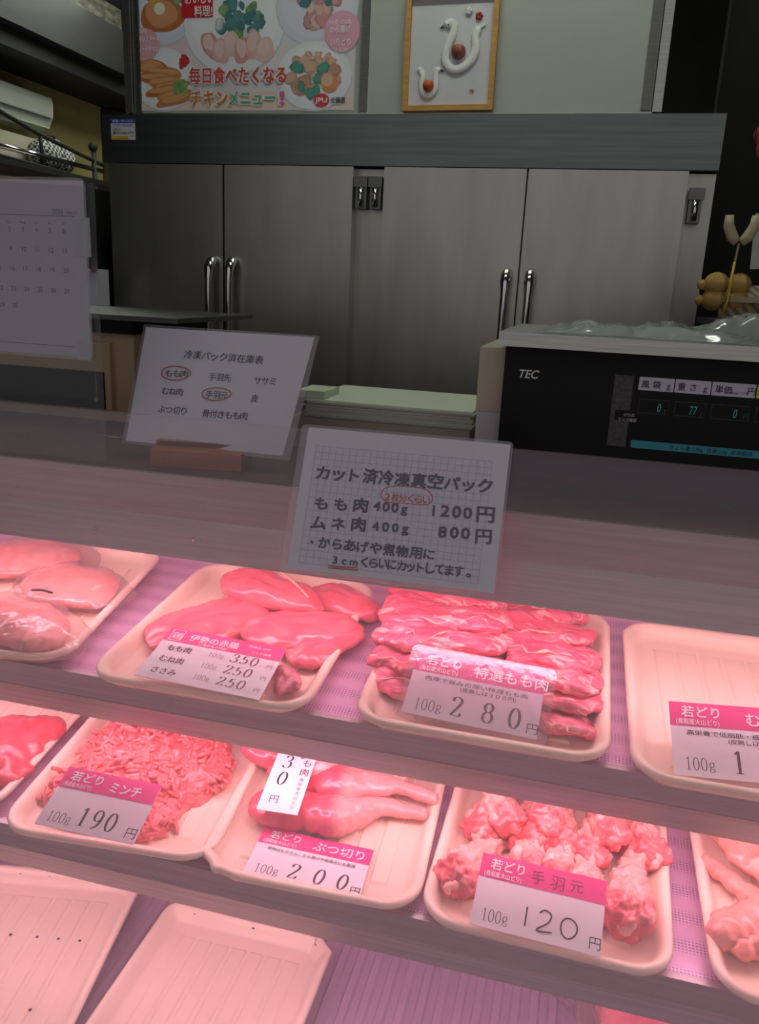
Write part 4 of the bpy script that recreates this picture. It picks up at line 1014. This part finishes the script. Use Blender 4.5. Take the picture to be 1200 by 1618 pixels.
pen(A, [SA(602,783), SA(610,771), SA(640,768), SA(672,773), SA(684,786), SA(676,797), SA(645,796), SA(612,793), SA(602,783)], .0006, M_REDPEN, .0007, 'red_bubble')
# printed stock list in a wooden card stand
w, h = .297, .212
Bc = Vector((-.5975,1.245,1.2706)); Bx = Vector((.9995,.010,-.004)); By = Vector((.008,.46,.888))
B = empty('stock_list_sign', 'laminated printed stock list standing in the wooden holder', 'sign', frame_matrix(Bc, Bx, By))
bpy.context.view_layer.update()
def SB(px, py):
    p = B.matrix_world.inverted() @ onp(px, py, B.matrix_world.translation, B.matrix_world.to_3x3().col[2]); return p.x, p.y
cs = [Vector(SB(*p)) for p in ((228,513),(505,531),(458,728),(193,700))]
V = [(p.x, p.y, .0012) for p in cs]+[(p.x, p.y, -.0006) for p in cs]
FQ = [(0,3,2,1),(4,5,6,7),(0,1,5,4),(1,2,6,5),(2,3,7,6),(3,0,4,7)]
mesh('laminate', V, FQ, M_LAM, B)
ci = [Vector(SB(*p)) for p in ((231,517),(497,533),(447,720),(199,696))]
mesh('paper', [(p.x, p.y, 0) for p in ci]+[(p.x, p.y, -.0005) for p in ci], FQ, M_PAPER2, B)
def pb(s, px0, py0, px1, py1, size):
    hand(s, px0, py0, px1, py1, size, M_INK, .012, 0, B, SB)
pb('冷凍パック済在庫表', 290, 565, 416, 575, .0165)
pb('もも肉', 260, 594, 297, 596, .0145); pb('手羽先', 329, 600, 365, 602, .0145); pb('ササミ', 401, 606, 437, 608, .0145)
pb('むね肉', 255, 622, 289, 625, .0145); pb('手羽元', 324, 628, 360, 630, .0145); pb('皮', 396, 634, 408, 635, .0145)
pb('ぶつ切り', 249, 651, 296, 655, .0145); pb('骨付きもも肉', 319, 658, 391, 663, .0145)
for (cx, cy, rx_, ry_, ro) in ((278,590,23,11,.03),(342,623,23,10,.08)):
    x_, y_ = SB(cx, cy); x2, y2 = SB(cx+rx_, cy); x3, y3 = SB(cx, cy-ry_)
    pen(B, ring_pts(x_, y_, abs(x2-x_), abs(y3-y_), pi*1.35, pi*3.5, 30, ro), .0010, M_REDPEN, .0009, 'red_ring')
# wooden card stand
hx = Vector((.985,.17,0)).normalized(); hp = onz(237.5,737,TZ)
H_ = empty('sign_holder', 'orange-brown wooden card stand on the brown counter', 'sign holder', frame_matrix(hp+Vector((0,0,.0005)), hx, Vector((-.17,.985,0))))
hl = .150
def prof_y(name, prof, x0, x1, parent, m):
    return prism_x(name, prof, x0, x1, m, parent, bevel=.0012)
prof_y('block', [(0,0),(.075,0),(.075,.020),(.058,.024),(.049,.038),(.030,.038),(.026,.030),(0,.027)], 0, hl, H_, M_WOOD)
box('groove_strip', .004, hl-.004, .026, .0285, .0303, .0375, mat('dark_wood_edge', (.12,.035,.015), .5), H_)
# calendar taped to a clear screen
sy = 1.135
sp = empty('clear_screen', 'clear acrylic screen standing at the left end of the counter', 'screen', loc=(0,0,0))
r0 = at(147,300,sy); sheet('acrylic_panel', 1.0, .425, .004, M_ACRYL, sp).matrix_local = frame_matrix((r0.x-.5, sy, TZ+.001+.2125), (1,0,0), (0,0,1))
box('screen_foot', r0.x-.9, r0.x-.55, sy-.02, sy+.03, TZ+.0005, TZ+.008, M_ACRYL, sp)
cy_ = sy-.0045
tl, tr_, br_ = at(0,280,cy_), at(137,281,cy_), at(146,570,cy_)
cw = .297; chh = tr_.z-br_.z
cx_ = (tr_.x+br_.x)/2-cw/2
K = empty('calendar', 'laminated 2026 calendar page taped to the clear screen', 'calendar', frame_matrix((cx_, cy_, (tr_.z+br_.z)/2), (1,0,0), (0,0,1)))
sheet('calendar_sheet', cw*.97, chh*.97, .0006, M_PAPER2, K)
sheet('laminate', cw, chh, .0012, M_LAM, K, 0, 0, .0012, .012)
def SK(px, py): p = at(px, py, cy_); return p.x-cx_, p.z-(tr_.z+br_.z)/2
M_GI = mat('grey_ink', (.12,.12,.17), .6)
x_, y_ = SK(83,338); write(K, '2026', x_, y_, .0095, M_GI, z=.0005); x_, y_ = SK(104,338); write(K, '令和八年', x_, y_, .005, M_GI, z=.0005)
x0, y0 = SK(118,342); pen(K, [(-cw*.46, y0-.0), (x0, y0)], .0004, M_GI, .0005, 'rule', False)
x0, y1 = SK(118,548); pen(K, [(-cw*.46, y1), (x0, y1)], .0004, M_GI, .0005, 'rule', False)
cols = [SK(p, 400)[0] for p in (-21,0,20,41,61,81,103)]; rows_ = [SK(60, p)[1] for p in (367,398,429,461,488)]
dx = cols[3]-cols[2]; cols = [cols[6]-dx*(6-i) for i in range(7)]
for i, d in enumerate(('Sun','Mon','Tue','Wed','Thu','Fri','Sat')): write(K, d, cols[i], SK(60,354)[1], .0052, M_GI, 'c', z=.0005)
for d in range(1, 31):
    k = d % 7; r_ = (d)//7
    if d == 30 or True: write(K, str(d), cols[k], rows_[r_], .0098, M_GI, 'c', z=.0005)
for (px, py, ww, hh) in ((130,375,.030,.056),(134,553,.024,.03)):
    x_, y_ = SK(px, py); sheet('tape', ww, hh, .0002, M_TAPE, K, x_, y_, .0016)['label'] = 'strip of translucent tape'
# thin wire end
wi = tube('thin_wire', [onz(135,676,TZ+.012), onz(150,684,TZ+.012), onz(175,690,TZ+.010), onz(215,694,TZ+.002)], .0006, M_CHROME); tag(wi, 'thin shiny wire end on the counter left of the stock list', 'wire')

# ================================================================== machines and things on the counter
# beige machine at the left
bx1 = at(192,600,1.44).x
e = empty('beige_scale', 'beige counter scale with dark window and steel plate, behind the clear screen', 'scale', loc=(bx1, 1.44, TZ))
bm = bmesh.new(); add_box(bm, -.50, .03, 0, .30, .012, .185); bmobj('housing', bm, M_BEIGE, e, bevel=.008)
box('front_panel', -.50, -.016, -.012, .0, .035, .168, mat('beige_front', (.56,.40,.24), .45), e, .004)
q0, q1 = at(166,588,1.43), at(164,646,1.43)
box('window', -.485, q0.x-bx1, -.015, -.011, q1.z-TZ, q0.z-TZ, mat('dark_window', (.018,.018,.02), .4, 0, .2), e, .002)
box('window_rule', q0.x-bx1-.018, q0.x-bx1-.0165, -.0158, -.0148, q1.z-TZ+.02, q0.z-TZ-.006, M_BEIGE, e)
box('window_mark', q0.x-bx1-.023, q0.x-bx1-.015, -.0158, -.0148, q1.z-TZ+.014, q1.z-TZ+.022, M_BEIGE, e)
box('black_rim', -.52, .035, -.01, .31, .186, .212, M_BLACK, e, .006)
q2 = at(330,520,1.55)
bm = bmesh.new(); add_box(bm, -.52, at(200,520,1.44).x-bx1+.12, -.02, .34, .2125, .222); bmobj('steel_plate', bm, M_DARKST, e, bevel=.002)
for x in (-.46, .0):
    for y in (.03, .27): tube('foot', [(x,y,.0005),(x,y,.012)], .012, M_BLACKM, e, 10)
# wrapping paper on a beige box
yb = 1.42
q0, q1 = at(478,624,yb), at(742,690,yb)
pb_ = box('beige_box', q0.x-.02, q1.x, yb, yb+.26, TZ+.0005, at(600,668,yb).z, mat('beige_board', (.42,.38,.30), .55, noise=(6,.06)), bevel=.003); tag(pb_, 'beige box under the stack of pale wrapping paper', 'box')
zz = at(600,668,yb).z+.0008; k = 0; ztop = at(600,640,yb).z
PG = [mat('wrap_paper_a', (.60,.64,.50), .6), mat('wrap_paper_b', (.50,.53,.42), .6), mat('wrap_paper_c', (.66,.70,.58), .6)]
e = empty('wrapping_paper_stack', 'stack of pale greenish wrapping paper lying on the beige box', 'paper stack', loc=(0,0,zz)); z_ = 0; rr = random.Random(3)
e['kind'] = 'stuff'
while z_ < ztop-zz:
    t_ = rr.uniform(.0012,.004); a = rr.uniform(-.006,.006)
    box('paper_sheets', q0.x+.005+a, q1.x+.003+a*.7, yb-.004+rr.uniform(0,.006), yb+.25, z_, z_+t_, PG[k%3], e); z_ += t_+.0003; k += 1
cbx = at(486,632,yb); e2 = box('card_bundle', cbx.x-.025, cbx.x+.03, yb+.01, yb+.10, zz+z_+.0005, zz+z_+.014, PG[0], bevel=.002); tag(e2, 'small pale bundle on the left end of the wrapping paper', 'paper bundle')
# black counter scale at the right
SY = 1.262
s0, s1 = at(800,548,SY), at(791,780,SY)
e = empty('counter_scale', 'black electronic counter scale with steel platter at the right of the counter', 'scale', loc=(s0.x, SY, TZ))
SX, SZ = s0.x, TZ
zt_ = s0.z-TZ
SWD = .62
prism_x('base_front', [(-.030,.012),(-.030,.030),(-.012,.054),(-.002,.060),(.05,.060),(.05,.012)], -.004, SWD+.004, M_BLACK, e, bevel=.004)
box('upper_housing', -.042, SWD+.02, .025, .30, .115, zt_-.004, mat('putty_plastic', (.50,.42,.32), .5), e, .012)
box('lower_housing', -.040, SWD+.02, .025, .30, .012, .1145, mat('light_grey_plastic', (.50,.49,.50), .5), e, .008)
for x in (.03, SWD-.03):
    for y in (.0, .27): tube('foot', [(x,y,.0005),(x,y,.012)], .012, M_BLACKM, e, 10)
p0 = at(788,546,SY-.03); zp = p0.z-TZ
box('platter_support', .05, SWD-.05, .04, .28, zt_-.003, max(zt_, zp-.001)+.001, M_DARKST, e)
box('platter', p0.x-SX, SWD+.03, -.03, .34, zp, zp+.0205, M_STEEL, e, .003)
bm = bmesh.new(); add_box(bm, 0, SWD, .0605, zt_, -.0245, 0); D = bmobj('display_front', bm, M_BLACK, e, bevel=.004); D.matrix_local = frame_matrix((0, 0, 0), (1,0,0), (0,0,1))
def SD(px, py): p = at(px, py, SY); return p.x-SX, p.z-SZ
def quad(name, px0, py0, px1, py1, m, z=.0004, r=.002):
    (x0,y0),(x1,y1) = SD(px0,py0), SD(px1,py1); return sheet(name, abs(x1-x0), abs(y0-y1), .0004, m, D, (x0+x1)/2, (y0+y1)/2, z, r)
M_LBL = mat('label_white', (.55,.54,.60), .5); M_TEAL = mat('teal_strip', (.03,.26,.34), .4); M_SEG = mat('display_digits', (.02,.10,.09), .5, emit=((.05,.75,.62), .10)); M_MESH = mat('speaker_mesh', (.06,.055,.055), .6, noise=(200,.4))
(x, y) = SD(818,596); write(D, 'TEC', x, y, .0175, mat('silver_print', (.66,.66,.64), .4), 'l', .02, width=.030, shear=.25, z=.001)
(xa, ya), (xb, yb_) = SD(975,592), SD(1010,592); zlo = SD(965,704)[1]
sheet('speaker_grille', xb-xa-.004, ya-zlo, .0004, M_MESH, D, (xa+xb)/2-.004, (ya+zlo)/2, .0004)
xs = SD(1011,600)[0]; yy0, yy1 = SD(1011,595)[1], SD(1011,616)[1]; wl = SD(1067,600)[0]-xs
labs = [('風袋', 'g', M_LBL), ('重さ', 'g', M_LBL), ('単価', '円', M_LBL), ('値段', '円', mat('label_lime', (.45,.55,.08), .5)), ('小計', '円', M_LBL)]
for i, (a, b_, m_) in enumerate(labs):
    wi_ = wl if i < 2 else wl*1.20; x0 = xs+(wl+.0015)*min(i,2)+(wl*1.2+.0015)*max(0, i-2)
    if x0+wi_ > SWD-.01: break
    sheet('key_label', wi_, yy0-yy1, .0004, m_, D, x0+wi_/2, (yy0+yy1)/2, .0004, .0012)
    hh = yy0-yy1
    for j, ch in enumerate(a): write(D, ch, x0+wi_*(.07+(.32 if i < 2 else .20)*j), yy1+hh*.24, hh*.62, M_INK, z=.001, bold=.012)
    write(D, b_, x0+wi_*.80, yy1+hh*.24, hh*.66, M_INK, z=.001)
    if i == 2: write(D, '100gにつき', x0+wi_*.42, yy1+hh*.2, hh*.26, M_INK, z=.001)
    # readout box and digits
    yt, yb2 = SD(1011,630)[1], SD(1011,652)[1]
    pen(D, [(x0+.004,yt),(x0+wi_-.003,yt),(x0+wi_-.003,yb2),(x0+.004,yb2),(x0+.004,yt)], .0003, mat('faint_line', (.05,.07,.07), .5), .0006, 'readout_lines', False)
    dg = ('0','77','0','0','0')[i]; write(D, dg, x0+wi_*(.72 if i < 2 else .66), yb2+.003, .018, M_SEG, 'r', 0, .62, shear=.12, z=.001, name='digits')
    write(D, ('g','g','円','円','円')[i], x0+wi_*.80, yb2+.003, .009, mat('faint_line', (.05,.07,.07)), z=.001)
(x, y) = SD(978,650); quad('small_plate', 973,647,1002,665, M_BLACK, .0008, 0); write(D, 'ゼロ点', SD(985,657)[0], SD(985,657)[1], .0055, M_LBL, z=.0014, name='lettering'); write(D, 'ランプ確認', SD(976,664)[0], SD(976,664)[1], .0055, M_LBL, z=.0014)
x0, y0 = SD(998,695); y1 = SD(998,707)[1]
sheet('teal_strip', SWD-.015-x0, y0-y1, .0004, M_TEAL, D, (x0+SWD-.015)/2, (y0+y1)/2, .0004, .002)
write(D, 'ひょう量 5.0kg  目量 2.0g  使用範囲', x0+.055, y1+.003, .0075, mat('teal_ink', (.01,.06,.10), .5), z=.001)
box('seam', .03, SWD-.01, -.0012, .0002, SD(905,723)[1]-.0006, SD(905,723)[1]+.0004, mat('seam_grey', (.2,.19,.19), .5), e)
# clear plastic bags on the platter
def bag(name, px0, px1, y0, y1, hfun, label, seed, nx=46, ny=16):
    xa, xb = px0, px1; V, F = [], []
    for j in range(ny+1):
        for i in range(nx+1):
            a, b_ = i/nx, j/ny; x = xa+(xb-xa)*a+.012*NZ.noise(Vector((a*5,b_*4,seed))); y = y0+(y1-y0)*b_+.01*NZ.noise(Vector((a*6,b_*3,seed+4)))
            edge = min(1, 6*min(a,1-a,b_,1-b_)); z = (.002+edge*(hfun(a,b_)+.018*abs(NZ.noise(Vector((a*7,b_*4,seed+9))))+.008*abs(NZ.noise(Vector((a*17,b_*9,seed))))))
            V.append((x, y, z))
    for j in range(ny):
        for i in range(nx): k = j*(nx+1)+i; F.append((k, k+1, k+nx+2, k+nx+1))
    ofs = len(V); V += [(x, y, .001) for x, y, z in V[:ofs]]
    F += [(c+ofs, b_+ofs, a+ofs, d+ofs) if False else (d+ofs, c+ofs, b_+ofs, a+ofs) for a, b_, c, d in F[:nx*ny]]
    o = mesh(name, V, F, M_BAG, None, True, (0, 0, TZ+zp+.021)); tag(o, label, 'plastic bag'); return o
xL, xR = at(852,520,SY).x, at(1172,545,SY).x
bag('plastic_bag', xL, xR+.03, SY-.015, SY+.14, lambda a, b_: .004+.012*math.exp(-((a-.62)/.12)**2), 'clear plastic bag lying flat on the scale platter', 2)
bag('plastic_bag', at(1085,500,SY+.2).x, at(1085,500,SY+.2).x+.30, SY+.15, SY+.30, lambda a, b_: .012+.016*math.exp(-((a-.4)/.2)**2), 'crumpled shiny clear bag at the back of the scale platter', 6)

# ================================================================== dark corner at the right
dk = empty('dark_cabinet', 'low dark cabinet in the unlit corner behind the scale', 'cabinet', loc=(0,0,0))
box('cabinet_body', .27, 1.2, 1.86, 2.30, 0, 1.395, M_BLACKM, dk, .004)
box('cabinet_top', .26, 1.21, 1.84, 2.32, 1.395, 1.41, M_BLACKM, dk, .003)
def weave():
    m, N, L, B_ = principled('woven_basket'); tc = N.new('ShaderNodeTexCoord'); wv = N.new('ShaderNodeTexWave'); wv.inputs['Scale'].default_value = 28; wv.bands_direction = 'DIAGONAL'
    L.new(tc.outputs['Object'], wv.inputs[0]); rp = N.new('ShaderNodeValToRGB'); L.new(wv.outputs[0], rp.inputs[0]); rp.color_ramp.elements[0].color = (.10,.065,.03,1); rp.color_ramp.elements[1].color = (.36,.27,.15,1)
    L.new(rp.outputs[0], B_.inputs['Base Color']); bp = N.new('ShaderNodeBump'); bp.inputs['Strength'].default_value = .6; L.new(wv.outputs[0], bp.inputs['Height']); L.new(bp.outputs[0], B_.inputs['Normal']); return m
q = at(1165,505,1.95)
e = empty('woven_basket', 'brown woven lidded basket behind the crumpled bag at the right edge', 'basket', frame_matrix((q.x+.06, 1.97, 1.4105), (.97,-.2,0), (.2,.97,0)))
mw_ = weave()
box('basket_body', -.09, .16, -.10, .10, 0, .045, mw_, e, .01)
prism_x('lid', [(-.105,.046),(.105,.046),(.085,.075),(-.085,.075)], -.095, .165, mw_, e, .008)
box('lid_rim', -.10, .17, -.11, .11, .040, .052, mat('basket_rim', (.40,.34,.24), .6), e, .004)
# hanging gourd-like ornaments
M_GO = mat('yellow_ornament', (.44,.27,.07), .6, noise=(30,.15))
hook = Vector((at(1166,400,1.9).x, 1.9, 0))
def gourds(px, py, n, label):
    c = at(px, py, 1.90); e = empty('hanging_ornament', label, 'ornament', loc=c, group='yellow ornaments hanging at the right')
    for i in range(n):
        x = (i-(n-1)/2)*.044
        b_ = bmesh.new(); bmesh.ops.create_uvsphere(b_, u_segments=20, v_segments=12, radius=.024)
        for v in b_.verts:
            a = math.atan2(v.co.y, v.co.x); v.co *= 1+.09*cos(6*a); v.co.z *= .95
        bmobj('bulb', b_, M_GO, e, True, (x, 0, 0))
    b_ = bmesh.new(); bmesh.ops.create_uvsphere(b_, u_segments=12, v_segments=8, radius=.011); bmobj('tip', b_, M_GO, e, True, (-(n-1)/2*.044-.028, 0, -.002))
    tube('yellow_cord', [(.004,-.024,.045),(.002,-.026,0),(-.004,-.024,-.03)], .0028, mat('yellow_cord', (.62,.45,.05), .5), e, 6)
    return e
g1 = gourds(1150, 450, 2, 'upper pair of yellow bulb ornaments hanging at the right'); g2 = gourds(1146, 474, 2, 'lower pair of yellow bulb ornaments hanging at the right')
c = at(1172, 360, 1.9); e = empty('wooden_clapper', 'pale wooden claw-shaped ornament hanging in the dark at the right', 'ornament', loc=c)
M_PW = mat('pale_wood', (.50,.42,.26), .55, noise=(25,.12))
for s, a in ((-1,.16),(1,.05)):
    V, F = tube_geo([(s*.026,0,.024),(s*.025,0,.004),(s*.015,0,-.018),(s*.004,0,-.029)], [.009,.011,.012,.009], 10); mesh('prong', V, F, M_PW, e, True)
tube('cord', [(0,0,-.03),(-.002,0,-.07),(-.006,0,-.105)], .0022, M_PW, e, 6)
tube('hanging_string', [(.0,.0,.02),(.0,.01,.5),(0,.02,3.295-c.z)], .0012, M_BLACKM, e, 5)
c = at(1200, 380, 2.0); pp = empty('wall_paper_note', 'white paper at the right edge hanging in the dark corner', 'paper', frame_matrix((c.x+.03, 2.0, c.z), (1,0,.06), (-.06,0,1))); sheet('paper_sheet', .085, .115, .001, mat('grey_white_paper', (.50,.52,.52), .6), pp); tube('hanging_string', [(0,.055,0),(0,3.295-c.z,0)], .001, M_BLACKM, pp, 5)
c = at(1200, 212, 2.0); rd = organic('red_tassel', [((0,0,0),(.016,.014,.020),(0,0,0)), ((.004,0,-.028),(.012,.010,.020),(0,0,0))], mat('red_cloth', (.40,.04,.03), .7), Matrix.Translation((c.x+.006, 2.0, c.z)), vox=.004, amp=.003, freq=60, seed=2); tag(rd, 'small red hanging tassel in the dark at the right edge', 'ornament'); tube('hanging_string', [(0,0,.015),(0,.0,3.295-c.z)], .001, M_BLACKM, rd, 5)
flush()
